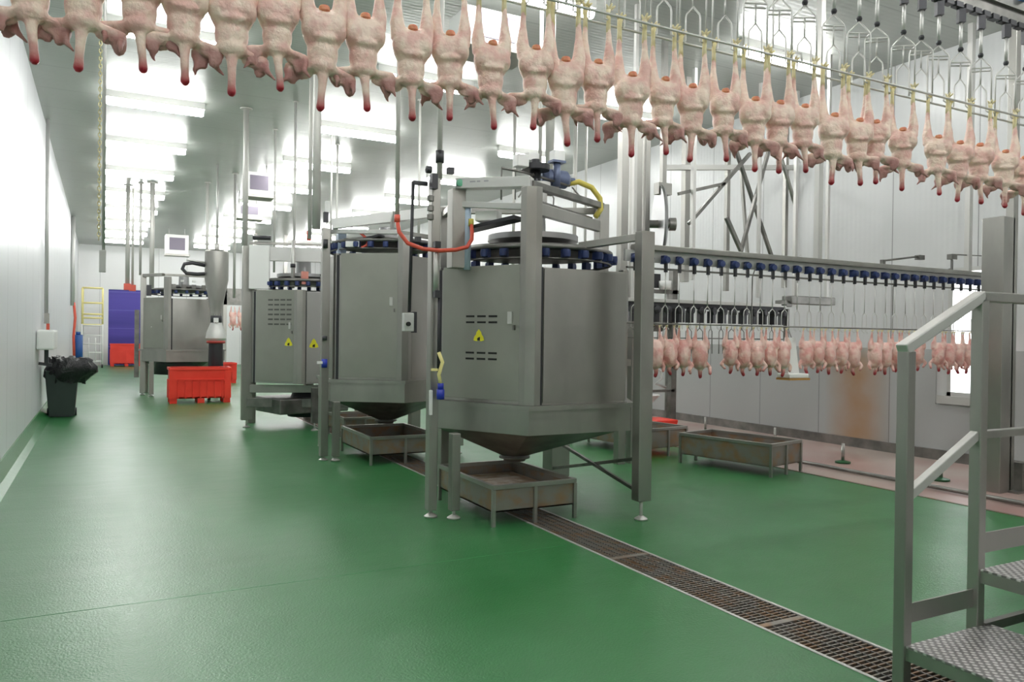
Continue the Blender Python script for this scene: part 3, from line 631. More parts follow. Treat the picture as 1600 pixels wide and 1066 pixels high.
# ---- return line behind (darker, lower)
RY = 7.0
RR = thing('return_rail', 'lower grey return conveyor rail behind the hanging back row', 'conveyor rail', (6.0, RY, 1.93))
MB().box(4.5, 7.55, RY-.05, RY+.05, 1.90, 1.94).build('top_beam', steel_lite, RR, .004)
MB().box(4.5, 7.55, RY-.02, RY+.02, 1.84, 1.90).build('web', black_m, RR)
MB().obox((8.0, RY, 2.0), .80, .16, .10).obox((7.55, RY, 1.95), .2, .1, .08).build('end_drive_box', steel_dark, RR, .01)
each('hanger_post', steel_lite, RR, [(8.3, 8.34, RY-.02, RY+.02, 2.05, CEIL), (5.2, 5.24, RY-.02, RY+.02, 1.94, CEIL)])
MB().tube([(4.6, RY-.06, 1.50), (7.6, RY-.06, 1.50)], .007, 6).box(7.55, 7.58, RY-.07, RY, 1.5, 1.88).build('guide_bar', steel_dark, RR)
def shackle_dark():
    R = thing('shackle', '', 'shackle', (0, 0, 0))
    m = MB(); m.lathe((0, -.03, 0), [(0, -.04), (.045, -.03), (.05, 0), (.045, .03), (0, .04)], 10, 'y'); m.box(-.03, .03, -.05, .03, -.14, .0); m.build('trolley', black_m, R)
    m = MB()
    m.tube([(0, 0, -.12), (0, 0, -.2)], .006, 6)
    for s in (-1, 1): m.tube([(0, 0, -.2), (s*.04, 0, -.24), (s*.04, 0, -.5)], .005, 6)
    m.build('hook_fork', steel_dark, R); return R
D0 = shackle_dark(); x = 4.7; n = 0
while x < 7.55:
    s = D0 if n == 0 else copy_tree(D0); s.location = (x, RY, 1.82); s.rotation_euler = (0, 0, random.uniform(-.5, .5))
    tag(s, 'dark empty shackle on the lower return rail, %s from the left' % NUM[n], 'shackle', 'dark shackles on the return rail'); n += 1; x += .1655

# ------------------------------------------------------------------ poultry
def blob_mesh(name, blobs, mats, voxel=.0062, smooth=6):
    """one continuous skin grown round ellipsoids and tapered limbs"""
    m = MB()
    for b in blobs:
        if b[0] == 'e':
            _, c, rad, rot = b; V = []; Fs = []; nu, nv = 16, 10
            Rm = Matrix.Rotation(rot, 3, 'Y')
            V.append(Vector((0, 0, 1)))
            for j in range(1, nv):
                for i in range(nu):
                    th = math.pi*j/nv; ph = 2*math.pi*i/nu; V.append(Vector((math.sin(th)*math.cos(ph), math.sin(th)*math.sin(ph), math.cos(th))))
            V.append(Vector((0, 0, -1)))
            for i in range(nu): Fs.append((0, 1+i, 1+(i+1) % nu)); Fs.append((len(V)-1, len(V)-1-nu+(i+1) % nu, len(V)-1-nu+i))
            for j in range(nv-2):
                for i in range(nu): a = 1+j*nu+i; bb = 1+j*nu+(i+1) % nu; Fs.append((a, a+nu, bb+nu, bb))
            V = [Vector(c) + Rm @ Vector((v.x*rad[0], v.y*rad[1], v.z*rad[2])) for v in V]
            m.add(V, Fs, True)
        else:
            _, pts, rs = b; P = []; Rr = []
            for i in range(len(pts)-1):
                for k in range(5): P.append(Vector(pts[i]).lerp(Vector(pts[i+1]), k/5)); Rr.append(rs[i]+(rs[i+1]-rs[i])*k/5)
            P.append(Vector(pts[-1])); Rr.append(rs[-1])
            d0 = (P[0]-P[1]).normalized(); d1 = (P[-1]-P[-2]).normalized()
            P = [P[0]+d0*Rr[0]*.7] + P + [P[-1]+d1*Rr[-1]*.7]; Rr = [Rr[0]*.4]+Rr+[Rr[-1]*.4]
            m.tube(P, Rr, 10)
    me = m.mesh(name + '_raw'); ob = bpy.data.objects.new(name + '_raw', me); COL.objects.link(ob)
    r = ob.modifiers.new('r', 'REMESH'); r.mode = 'VOXEL'; r.voxel_size = voxel; r.use_smooth_shade = True
    s = ob.modifiers.new('s', 'SMOOTH'); s.factor = .5; s.iterations = smooth
    dg = bpy.context.evaluated_depsgraph_get(); out = bpy.data.meshes.new_from_object(ob.evaluated_get(dg)); out.name = name
    bpy.data.objects.remove(ob)
    out.materials.clear()
    for mm in mats: out.materials.append(mm)
    out.polygons.foreach_set('use_smooth', [True]*len(out.polygons)); return out
def birdA(rs):
    """carcass on its shackle, seen from the vent side: legs up, wings spread low, neck hanging"""
    j = lambda a: rs.uniform(-a, a)
    B = [('e', (0, 0, -.335), (.080, .062, .088), 0), ('e', (0, .004, -.415), (.060, .056, .085), 0),
         ('e', (-.045, -.022, -.325), (.040, .040, .058), .25), ('e', (.045, -.022, -.325), (.040, .040, .058), -.25),
         ('e', (0, -.048, -.372), (.046, .018, .018), 0), ('e', (0, -.012, -.47), (.052, .040, .038), 0),
         ('e', (0, .035, -.40), (.045, .04, .09), 0)]
    for s in (-1, 1):
        B.append(('t', [(s*.060, 0, -.06), (s*.062, -.002, -.15), (s*.064, -.006, -.235), (s*.055, -.01, -.30)], [.011, .017, .031, .036]))
        e = (s*(.118+j(.01)), .004+j(.02), -.482+j(.012)); h = (s*(.120+j(.016)), -.004+j(.02), -.545+j(.015))
        B.append(('t', [(s*.040, 0, -.478), e], [.019, .012])); B.append(('t', [e, (h[0]-s*.004, h[1], h[2])], [.014, .011])); B.append(('e', (e[0]-s*(.010+j(.006)), e[1], e[2]-.032), (.026, .012, .044), s*(.30+j(.25)))); B.append(('e', (e[0]-s*.030, e[1]+.004, e[2]-.014), (.030, .009, .022), 0))
        B.append(('e', (s*.078, .012, -.502), (.048, .010, .026), s*.1))
        B.append(('t', [h, (h[0]+s*(.008+j(.02)), h[1], h[2]-.022)], [.010, .005]))
    nx = j(.018)
    B.append(('t', [(0, -.012, -.475), (nx*.4, -.02, -.54), (nx, -.018, -.60), (nx*1.2, -.018, -.635)], [.026, .017, .015, .018]))
    return B
def birdB(rs):
    """plumper carcass on the back row: smooth breast, folded wings, short red neck"""
    j = lambda a: rs.uniform(-a, a)
    B = [('e', (0, 0, -.235), (.072, .068, .125), 0), ('e', (0, -.03, -.26), (.050, .052, .10), 0), ('e', (0, 0, -.32), (.062, .05, .05), 0)]
    for s in (-1, 1):
        B.append(('t', [(s*.036, 0, -.005), (s*.040, 0, -.07), (s*.052, -.005, -.13), (s*.05, -.01, -.18)], [.009, .014, .030, .034]))
        e = (s*(.085+j(.01)), j(.02), -.345); B.append(('t', [(s*.05, 0, -.31), e], [.02, .016])); B.append(('t', [e, (s*(.07+j(.02)), -.02, -.395+j(.015))], [.018, .014]))
    B.append(('t', [(0, 0, -.34), (j(.01), 0, -.40), (j(.02), 0, -.435)], [.026, .018, .016]))
    return B
def foot_mesh(s, col, long=True):
    m = MB(); x = s*.060
    m.tube([(x, 0, -.10), (x, 0, -.05), (x, 0, -.01), (x*.97, -.004, .012)], [.013, .011, .012, .014], 8)
    for dx, dy, dz in ((.026, -.022, .022), (.006, -.03, .030), (-.02, -.022, .024), (.0, .026, .012)):
        m.tube([(x, -.003, .005), (x+dx*.6, dy*.6, .005+dz*.6), (x+dx, dy, .005+dz*.9)], [.009, .007, .0035], 6)
    return m
VA = [blob_mesh('carcass_front_%d' % k, birdA(random.Random(k+3)), [skinA]) for k in range(5)]
VB = [blob_mesh('carcass_back_%d' % k, birdB(random.Random(k+30)), [skinB]) for k in range(4)]
footm = [foot_mesh(s, feet_m).mesh('shank') for s in (-1, 1)]
for f_ in footm: f_.materials.append(feet_m)
cav = MB().lathe((0, -.026, -.250), [(.0, -.016), (.008, -.014), (.012, -.002), (.017, .003), (.021, -.003), (.022, -.016), (.014, -.028), (.0, -.03)], 14, 'z').mesh('cavity')
cav.materials.append(skinP)
HEN = []
for k in range(5):
    R = bpy.data.objects.new('chicken_carcass', None); R.empty_display_size = .05
    HEN.append(R)
    R['m'] = k
def make_henA(k, loc, rz, label, sc_):
    R = thing('chicken_carcass', label, 'chicken', loc, 'plucked chickens on the front line'); R.rotation_euler = (0, 0, rz); R.scale = (sc_,)*3
    for nm, me in (('body', VA[k]), ('foot', footm[0]), ('foot', footm[1]), ('vent_opening', cav)):
        o = bpy.data.objects.new(nm, me); COL.objects.link(o); o.parent = R
    return R
for o in HEN: bpy.data.objects.remove(o)
AX = [-.39, -.23, -.07, .11, .26, .43, .6, .78, .95, 1.16, 1.34, 1.54, 1.77, 1.93, 2.11, 2.32, 2.52, 2.71, 2.93, 3.15, 3.33, 3.53, 3.77, 3.99, 4.15, 4.4, 4.75, 4.98, 5.2, 5.49, 5.72]
FY = 3.15
for i, x in enumerate(AX):
    rz = random.uniform(-.2, .2) - .62*math.atan2(x, FY)
    make_henA(i % 5, (x, FY, 3.075 + random.uniform(-.012, .012)), rz, 'plucked chicken hanging by its feet on the front line, %s from the left' % NUM[i], random.uniform(.97, 1.06))
BXs = [4.33, 4.49, 4.64, 4.84, 5.21, 5.37, 5.55, 5.72, 5.89, 6.22, 6.38, 6.54, 6.73, 6.91, 7.25, 7.41, 7.59, 7.75, 7.96, 8.33, 8.51, 8.68, 8.84, 9.03]
for i, x in enumerate(BXs):
    R = thing('chicken_carcass', 'plump plucked chicken hanging on the back rail, %s from the left' % NUM[i], 'chicken', (x, BY-.035, 1.60), 'plucked chickens on the back rail')
    R.rotation_euler = (0, 0, random.uniform(-.3, .3) - .6*math.atan2(x, BY)); R.scale = (random.uniform(.97, 1.07),)*3
    o = bpy.data.objects.new('body', VB[i % 4]); COL.objects.link(o); o.parent = R
    fo = bpy.data.objects.new('foot', footm[0]); COL.objects.link(fo); fo.parent = R; fo.scale = (.6, .6, .5); fo.location = (0, 0, .0)
    fo = bpy.data.objects.new('foot', footm[1]); COL.objects.link(fo); fo.parent = R; fo.scale = (.6, .6, .5)
# white chute hanging among the back row
CHX = 6.05
CT = thing('splash_chute', 'white plastic chute with a rusty lip hanging among the back row of chickens', 'chute', (CHX, BY+.02, 1.3))
MB().loft([(CHX-.07, BY-.03, 1.16), (CHX+.08, BY-.03, 1.16), (CHX+.08, BY+.06, 1.16), (CHX-.07, BY+.06, 1.16)], [(CHX-.045, BY+.0, 1.52), (CHX+.05, BY+.0, 1.52), (CHX+.05, BY+.05, 1.52), (CHX-.045, BY+.05, 1.52)], caps=True).build('funnel', white_p, CT)
MB().box(CHX-.11, CHX+.15, BY-.09, BY+.08, 1.12, 1.165).build('lip', white_p, CT, .01)
MB().box(CHX-.12, CHX+.16, BY-.095, BY+.08, 1.10, 1.12).build('rusty_edge', mat('rust', (.42, .22, .06), .7), CT)
MB().tube([(CHX+.05, BY+.04, 1.5), (CHX+.05, BY+.1, 1.63)], .006, 6).build('hook', steel_dark, CT)

# ------------------------------------------------------------------ front overhead line
FR = thing('overhead_rail', 'dark overhead chain conveyor carrying the front row of shackles', 'conveyor rail', (3, FY, 3.8))
MB().box(-1.0+.1, XR-.05, FY-.035, FY+.035, 3.80, 3.86).box(-.85, XR-.05, FY-.01, FY+.01, 3.72, 3.80).build('track_beam', steel_dark, FR)
m = MB(); x = -.8
while x < XR-.2: m.box(x, x+.07, FY-.022, FY+.022, 3.69, 3.725); m.box(x+.07, x+.10, FY-.012, FY+.012, 3.70, 3.715); x += .10
m.build('drive_chain', black_m, FR)
for yy in (FY-.055, FY+.055): MB().tube([(-.85, yy, 3.055), (XR-.1, yy, 3.055)], .007, 8).build('guide_bar', steel_lite, FR)
for x in (1.9, 3.45, 6.3): MB().tube([(x, FY-.055, 3.055), (x, FY-.055, 3.10), (x, FY+.16, 3.2), (x, FY+.16, 3.82), (x, FY, 3.83)], .007, 6).build('guide_hanger', steel_lite, FR)
each('hanger_post', steel_lite, FR, [(x-.025, x+.025, FY-.025, FY+.025, 3.86, CEIL) for x in (-.5, 2.5, 5.1, 8.4)])
DU = thing('drive_unit', 'white and blue drive motor above the front conveyor at upper right', 'motor', (5.75, FY, 3.87))
MB().lathe((5.78, FY, 3.98), [(0, -.2), (.07, -.2), (.09, -.15), (.09, .1), (.05, .18), (0, .18)], 18, 'x').build('motor_body', white_p, DU)
MB().obox((5.60, FY, 3.93), .05, .2, .14).build('flange', mat('mid_blue_paint', (.10, .25, .55), .35), DU); MB().obox((5.42, FY, 3.93), .20, .12, .12).build('gearbox', white_p, DU, .01)
def shackle_big():
    R = thing('shackle', '', 'shackle', (0, 0, 0)); z = lambda v: v - 3.70
    m = MB(); m.box(-.022, .022, -.02, .02, z(3.60), z(3.69)); m.build('trolley', black_m, R)
    m = MB(); m.tube([(0, 0, z(3.61)), (0, 0, z(3.43))], .011, 8); m.build('drop_rod', steel_lite, R)
    MB().lathe((0, 0, z(3.425)), [(0, -.018), (.014, -.012), (.018, 0), (.014, .012), (0, .018)], 10).build('swivel', black_m, R)
    m = MB()
    m.tube([(0, 0, z(3.41)), (-.060, 0, z(3.35)), (-.068, 0, z(3.33)), (-.068, 0, z(3.06))], .0048, 6)
    m.tube([(0, 0, z(3.41)), (.060, 0, z(3.35)), (.068, 0, z(3.33)), (.068, 0, z(3.06))], .0048, 6)
    m.tube([(-.066, 0, z(3.34)), (.066, 0, z(3.34))], .0048, 6); m.tube([(-.066, .02, z(3.325)), (.066, .02, z(3.325))], .0048, 6)
    m.build('outer_frame', steel_lite, R)
    m = MB(); m.tube([(0, 0, z(3.34)), (0, 0, z(3.23))], .005, 6)
    for s in (-1, 1): m.tube([(0, 0, z(3.23)), (s*.034, 0, z(3.19)), (s*.038, 0, z(3.17)), (s*.038, 0, z(3.05)), (s*.05, -.01, z(3.04))], .0048, 6)
    m.build('inner_fork', steel_lite, R); return R
S1 = shackle_big(); SXF = sorted(AX + [4.575, 5.93, 6.13, 6.33]); n = 0
for i, x in enumerate(SXF):
    s = S1 if i == 0 else copy_tree(S1); s.location = (x, FY+.0, 3.70); s.rotation_euler = (0, 0, random.uniform(-.12, .12) - .62*math.atan2(x, FY))
    tag(s, 'twin wire shackle on the front overhead line, %s from the left' % NUM[i], 'shackle', 'shackles on the front line')

# ------------------------------------------------------------------ steel steps, right foreground
ST = thing('access_stairs', 'stainless access steps with square tube handrail and checkered treads', 'stairs', (3.5, 1.6, 0))
PX1, PX2, PY = 2.93, 3.43, 2.06; TY0 = 1.10
def chk():
    m = mat('checker_plate', (.38, .36, .36), .42, .6); nt = m.node_tree; b = nt.nodes['Principled BSDF']
    tc = nt.nodes.new('ShaderNodeTexCoord'); mp = nt.nodes.new('ShaderNodeMapping'); mp.inputs['Rotation'].default_value = (0, 0, .785); mp.inputs['Scale'].default_value = (1, 1, 1)
    vo = nt.nodes.new('ShaderNodeTexVoronoi'); vo.voronoi_dimensions = '2D'; vo.inputs['Scale'].default_value = 36; vo.inputs['Randomness'].default_value = .12
    cr = nt.nodes.new('ShaderNodeValToRGB'); cr.color_ramp.elements[0].position = .22; cr.color_ramp.elements[1].position = .42
    cr.color_ramp.elements[0].color = (1, 1, 1, 1); cr.color_ramp.elements[1].color = (0, 0, 0, 1)
    nt.links.new(tc.outputs['Object'], mp.inputs[0]); nt.links.new(mp.outputs[0], vo.inputs[0]); nt.links.new(vo.outputs[0], cr.inputs[0])
    bp = nt.nodes.new('ShaderNodeBump'); bp.inputs['Strength'].default_value = .9; bp.inputs['Distance'].default_value = .004
    nt.links.new(cr.outputs[0], bp.inputs['Height']); nt.links.new(bp.outputs[0], b.inputs['Normal'])
    mx = nt.nodes.new('ShaderNodeMix'); mx.data_type = 'RGBA'; nt.links.new(cr.outputs[0], mx.inputs[0]); mx.inputs[6].default_value = (.30, .28, .28, 1); mx.inputs[7].default_value = (.75, .73, .72, 1)
    nt.links.new(mx.outputs[2], b.inputs['Base Color']); return m
checker = chk()
def tread(x0, x1, z):
    t = MB().box(x0, x1, TY0, PY-.02, z-.008, z).build('tread', checker, ST)
    MB().box(x0, x0+.03, TY0, PY-.02, z-.06, z-.009).box(x0+.03, x1, PY-.05, PY-.02, z-.05, z-.009).build('tread_edge', steel, t)
tread(PX1-.01, PX2+.06, .25); tread(PX2-.01, 5.6, .50)
hp = []
for x, zt in ((PX1, 1.46), (PX2, 1.69)): hp.append(MB().box(x-.026, x+.026, PY-.026, PY+.026, 0, zt).build('handrail_post', steel, ST, .005))
MB().bar((PX1-.03, PY, 1.465), (PX2+.0, PY, 1.705), .052, .045).build('sloped_handrail', steel_lite, ST, .005)
MB().bar((PX2-.01, PY, 1.70), (5.6, PY, 1.70), .052, .045).build('level_handrail', steel, ST, .005)
MB().bar((PX1+.02, PY, .86), (PX2-.02, PY, 1.09), .035, .04).build('sloped_midrail', steel_lite, ST, .004)
MB().bar((PX2+.02, PY, 1.09), (5.6, PY, 1.09), .035, .035).build('level_midrail', steel, ST, .004)
MB().box(PX1+.026, PX2-.026, PY-.005, PY+.002, .33, .41).build('toe_board', steel, ST)
MB().box(PX2+.026, 5.6, PY-.005, PY+.002, .56, .65).build('toe_board', steel, ST)
MB().bar((PX2+.02, PY-.02, .24), (5.6, PY-.02, .24), .03, .04).build('floor_beam', steel_dark, ST)
for x in (3.98, 5.57): MB().box(x-.02, x+.02, PY-.02, PY+.02, 0, .5).build('platform_leg', steel, ST)
MB().box(5.55, 5.6, PY-.026, PY+.026, .5, 1.70).build('handrail_post', steel, ST)
for x in (PX1, PX2, 5.57): MB().box(x-.02, x+.02, TY0+.02, TY0+.06, 0, .24 if x == PX1 else .49).build('platform_leg', steel, ST)

# ------------------------------------------------------------------ steel pillar at right
PL = thing('steel_pillar', 'wide stainless pillar standing behind the stairs by the right wall', 'pillar', (7.98, 4.6, 0))
MB().box(7.86, 8.05, 4.50, 4.72, 0, 2.75).build('boxed_lower_column', steel, PL, .006)
MB().box(8.02, 8.10, 4.50, 4.58, 0, CEIL-.0).build('tall_post', steel, PL, .004)
MB().box(8.1, 8.14, 4.42, 4.68, .0, .30).box(8.0, 8.28, 4.4, 4.7, .0, .02).build('base_bracket', steel_dark, PL)
# low posts with green sockets along the pink floor strip
for i, (px_, py_) in enumerate(((8.55, 9.5), (8.5, 8.0), (8.0, 6.45), (8.0, 5.2))):
    R = thing('guard_post', 'short steel guard post with a green floor collar, %s along the right wall' % ('farthest', 'third', 'second', 'nearest')[i], 'post', (px_, py_, 0), 'low guard posts')
    MB().cyl((px_, py_, 0), .02, 0, .24, 12).build('stem', steel, R); MB().lathe((px_, py_, 0), [(.09, 0), (.09, .02), (.03, .035), (0, .035)], 16).build('floor_collar', mat('green_collar', (.01, .10, .03), .4) if i == 0 else bpy.data.materials['green_collar'], R)
tag(MB().tube([(7.45, 3.5, .03), (7.45, 9.5, .03)], .022, 8).build('floor_pipe', steel_dark), 'thin steel pipe lying along the pink floor strip by the right wall', 'pipe')

# ------------------------------------------------------------------ overhead steelwork behind the nearest machine
FRM = thing('support_frame', 'tall lattice frame of grey posts behind the nearest machine', 'frame', (5.5, 7.5, 0))
def px2(x, Y):  # x position of picture column x on plane Y
    d = fw + rt*((x-800)/F); return Y*d.x/d.y
for x, w_, Y, z0 in ((970, .10, 7.5, 0), (990, .12, 7.5, 0), (1005, .07, 7.5, 0)):
    MB().obox((px2(x, Y), Y, (z0+4.1)/2), w_, .1, 4.1-z0).build('tall_post', steel, FRM, .004)
Xa, Xb = px2(970, 7.5), px2(1005, 7.5)
for z in (4.0, 1.2): MB().bar((Xa, 7.5, z), (Xb, 7.5, z), .08, .08).build('tie_beam', steel, FRM)
FG = thing('ceiling_frame', 'braced pipe frame hanging from the ceiling at centre right', 'frame', (7.2, 8.6, 3.5))
Yf = 8.6; zt = CEIL
posts = [(1068, .09, 2.3), (1080, .05, 2.3), (1133, .06, 2.2), (1183, .04, 2.1), (1228, .05, 2.3), (1240, .05, 2.0), (1293, .06, 2.3)]
for i, (x, w_, z0) in enumerate(posts):
    Y = Yf if i % 2 == 0 else Yf-.35
    X = px2(x, Y)
    if X > XR-.1: X = XR-.12
    MB().obox((X, Y, (z0+zt)/2), w_, w_, zt-z0).build('drop_post', steel_lite if i % 2 else steel, FG)
def brace(xa, ya, xb, yb, Y, w_=.045, mt=None):
    def pt(x, y):
        d = fw + rt*((x-800)/F) + uu*((533-y)/F); t = Y/d.y; return (d.x*t, Y, CH+d.z*t)
    MB().bar(pt(xa, ya), pt(xb, yb), w_, w_).build('diagonal_brace', mt or steel_dark, FG)
brace(1150, 235, 1207, 405, Yf-.1); brace(1203, 228, 1157, 395, Yf-.2); brace(1060, 303, 1132, 287, Yf-.3); brace(1076, 350, 1172, 240, Yf-.3)
brace(1158, 265, 1168, 400, Yf, .04, steel); brace(1222, 250, 1268, 408, Yf-.1, .04, steel); brace(1273, 250, 1252, 400, Yf-.2, .04, steel)
brace(1135, 340, 1158, 392, Yf-.4, .05)
brace(1040, 262, 1290, 262, Yf-.05, .07, steel_lite)
# edge-on disc with motor
WH = thing('pulley', 'large grey disc seen nearly edge on, between the post frames', 'wheel', (6.05, 7.6, 2.9))
m = MB(); m.lathe((0, 0, 0), [(0, -.02), (.46, -.02), (.48, 0), (.46, .02), (0, .02)], 40, 'x'); me = m.build('disc', wheel_m, None)
me.parent = WH; me.location = (0, 0, 0); me.rotation_euler = (0, 0, math.radians(-28)); 
sp_ = MB().lathe((0, 0, 0), [(.05, -.16), (.05, .12), (.08, .12), (.08, .2), (0, .2)], 14, 'x').build('axle', steel_dark, None); sp_.parent = WH; sp_.rotation_euler = (0, 0, math.radians(-28))
hb = MB().obox((0, -.06, .42), .2, .1, .14).box(-.03, .03, -.09, -.03, -.1, 2.25).build('bearing_bracket', steel, None); hb.parent = WH

# ------------------------------------------------------------------ machinery glimpsed right of the nearest machine
GY = 9.7; gx = lambda x: px2(x, GY)
GB = thing('rinse_unit', 'dark rinse unit with white pan and hoses behind the right frame post', 'machine', (gx(1035), GY, 0))
each('frame_post', steel_dark, GB, [(gx(1012), gx(1012)+.05, GY, GY+.05, 0, 2.3), (gx(1050), gx(1050)+.10, GY, GY+.1, 0, 2.6), (gx(1062), gx(1062)+.05, GY+.3, GY+.35, 0, 2.3)])
each('frame_rail', steel_dark, GB, [(gx(1000), gx(1055), GY, GY+.05, 1.02, 1.08), (gx(1000), gx(1055), GY, GY+.05, .64, .68), (gx(1000), gx(1060), GY, GY+.05, 2.2, 2.26)])
MB().lathe((gx(1022), GY+.4, 0), [(.15, .36), (.34, .56), (.36, .58), (.3, .58)], 20).build('white_pan', white_p, GB)
MB().tube([(gx(1020), GY-.03, 1.05), (gx(1030), GY-.05, .98), (gx(1032), GY-.05, .86), (gx(1022), GY-.05, .78), (gx(1038), GY-.05, .72)], .02, 8).build('looped_hose', alum, GB)
MB().lathe((gx(1035), GY+.2, 0), [(.12, 1.6), (.18, 1.7), (.18, 2.0), (.1, 2.1), (0, 2.1)], 16).build('motor', steel_dark, GB)
MB().obox((gx(1020), GY+.1, 2.4), .35, .1, .22).build('terminal_box', black_m, GB)
MB().obox((gx(1056), GY-.05, 1.9), .18, .1, .3).build('junction_box', black_m, GB)
MB().cyl((gx(1038), GY, 0), .1, 2.26, 2.40, 12).build('white_cap', white_p, GB)
tx = px2(1030, 9.2)
rt_ = MB().loft([(tx-.24, 9.1, .02), (tx+.24, 9.1, .02), (tx+.24, 9.45, .02), (tx-.24, 9.45, .02)], [(tx-.27, 9.05, .30), (tx+.27, 9.05, .30), (tx+.27, 9.5, .30), (tx-.27, 9.5, .30)], caps=True).build('red_tub', red_p, None, .02); tag(rt_, 'small orange red plastic tub on the floor in front of the rinse unit', 'tub')
for v in rt_.data.vertices: v.co.z -= .02
# back hall equipment between the machines (dark rails with birds far behind)
FB = thing('far_conveyor', 'distant dark conveyor frame between the far machine and third machine', 'conveyor', (5.2, 30, 0))
m = MB(); m.box(3.9, 6.2, 29.9, 30.1, 2.5, 3.1); m.build('rail', steel_dark, FB)
each('post', steel, FB, [(x-.06, x+.06, 29.9, 30.1, 0, CEIL) for x in (3.95, 5.0, 6.1)])
for i in range(7):
    x = 4.2+.28*i
    o = thing('chicken_carcass', 'small reddish chicken on the distant conveyor, %s from the left' % NUM[i], 'chicken', (x, 29.75, 2.45), 'chickens on the distant conveyor'); o.scale = (1.6, 1.6, 2.0)
    q = bpy.data.objects.new('body', VB[i % 4]); COL.objects.link(q); q.parent = o
wb = MB().box(4.55, 5.15, 29.3, 29.7, 0, .95).build('white_cabinet', white_p, None, .02); tag(wb, 'white cabinet on the floor under the distant conveyor', 'cabinet')

# ------------------------------------------------------------------ cyclone separator
CY = thing('cyclone_separator', 'tall grey cone shaped separator beside the far machine, above the red crate', 'separator', (2.22, 18.0, 0))
x, y = 2.22, 18.2
MB().lathe((x, y, 0), [(0, 3.30), (.22, 3.30), (.25, 3.27), (.25, 2.66), (.12, 1.98), (.12, 1.86), (0, 1.86)], 24).build('cone_body', steel, CY)
MB().lathe((x, y, 0), [(.1, 1.80), (.12, 1.70), (.20, 1.5), (.22, 1.36), (.17, 1.28), (0, 1.28)], 20).build('lower_bell', alum, CY)
MB().lathe((x, y, 0), [(.19, 1.25), (.20, 1.28), (.19, 1.31)], 20).build('red_band', mat('dull_red_band', (.42, .06, .05), .5), CY)
MB().lathe((x, y, 0), [(.13, .60), (.16, .7), (.15, 1.25), (0, 1.25)], 16).build('dark_duct', black_m, CY)
MB().cyl((x, y, 0), .12, 1.68, 1.90, 14).build('rotary_valve', black_m, CY); MB().obox((x-.02, y-.14, 1.76), .1, .04, .1).build('valve_window', white_p, CY)
MB().cyl((x, y, 0), .05, 3.3, 3.45, 12).cyl((x, y, 0), .025, 3.4, CEIL, 10).build('inlet_pipe', steel_lite, CY)
m = MB(); pts = [(x-.2, y, 2.95), (x-.5, y, 3.0), (x-.66, y, 2.97), (x-.70, y, 2.86), (x-.62, y, 2.77), (x-.4, y, 2.76), (x-.2, y, 2.78)]
m.tube(pts, .04, 10); m.build('side_duct_loop', black_m, CY)
MB().tube([(x-.22, y, 3.02), (x-.62, y, 3.06)], .02, 8).build('side_rod', steel_lite, CY)
each('stand_leg', black_m, CY, [(x-.16, x-.10, y-.02, y+.04, 0, .75), (x+.10, x+.16, y-.02, y+.04, 0, .75)])

# ------------------------------------------------------------------ crates
def crate(label, x0, x1, y0, y1, h=.74):
    R = thing('plastic_crate', label, 'crate', ((x0+x1)/2, (y0+y1)/2, 0), 'red plastic crates'); t = .04; z0 = .10
    m = MB(); m.box(x0, x1, y0, y1, z0, z0+t); m.box(x0, x1, y0, y0+t, z0, h); m.box(x0, x1, y1-t, y1, z0, h); m.box(x0, x0+t, y0, y1, z0, h); m.box(x1-t, x1, y0, y1, z0, h); m.build('shell', red_p, R, .01)
    m = MB()
    for a in (x0, (x0+x1)/2-.06, x1-.14): m.box(a, a+.14, y0, y0+.14, 0, z0); m.box(a, a+.14, y1-.14, y1, 0, z0)
    m.build('feet', red_p, R, .006)
    m = MB(); e = .02
    m.box(x0-e, x1+e, y0-e, y0+t, h-.06, h); m.box(x0-e, x1+e, y1-t, y1+e, h-.06, h); m.box(x0-e, x0+t, y0, y1, h-.06, h); m.box(x1-t, x1+e, y0, y1, h-.06, h); m.build('rim', red_p, R, .008)
    m = MB(); n_ = 9
    for i in range(n_):
        a = x0 + (x1-x0-.03)*i/(n_-1); m.box(a, a+.03, y0-.018, y0, z0, h-.26)
    m.box(x0-.01, x0+.12, y0-.02, y0, z0, h-.06); m.box(x1-.12, x1+.01, y0-.02, y0, z0, h-.06); m.box(x0, x1, y0-.018, y0, h-.28, h-.24)
    for i in range(7): b = y0+(y1-y0-.03)*i/6; m.box(x0-.018, x0, b, b+.03, z0, h-.26)
    m.build('ribs', red_p, R)
    return R
crate('large red plastic crate on the green floor beside the far machine', 1.24, 2.43, 17.45, 18.0, .75)
crate('red plastic crate standing before the violet door', .3, 1.5, 36.6, 37.4, .95)
crate('small red crate seen low behind the cyclone', 2.75, 3.5, 24.0, 24.6, .6)

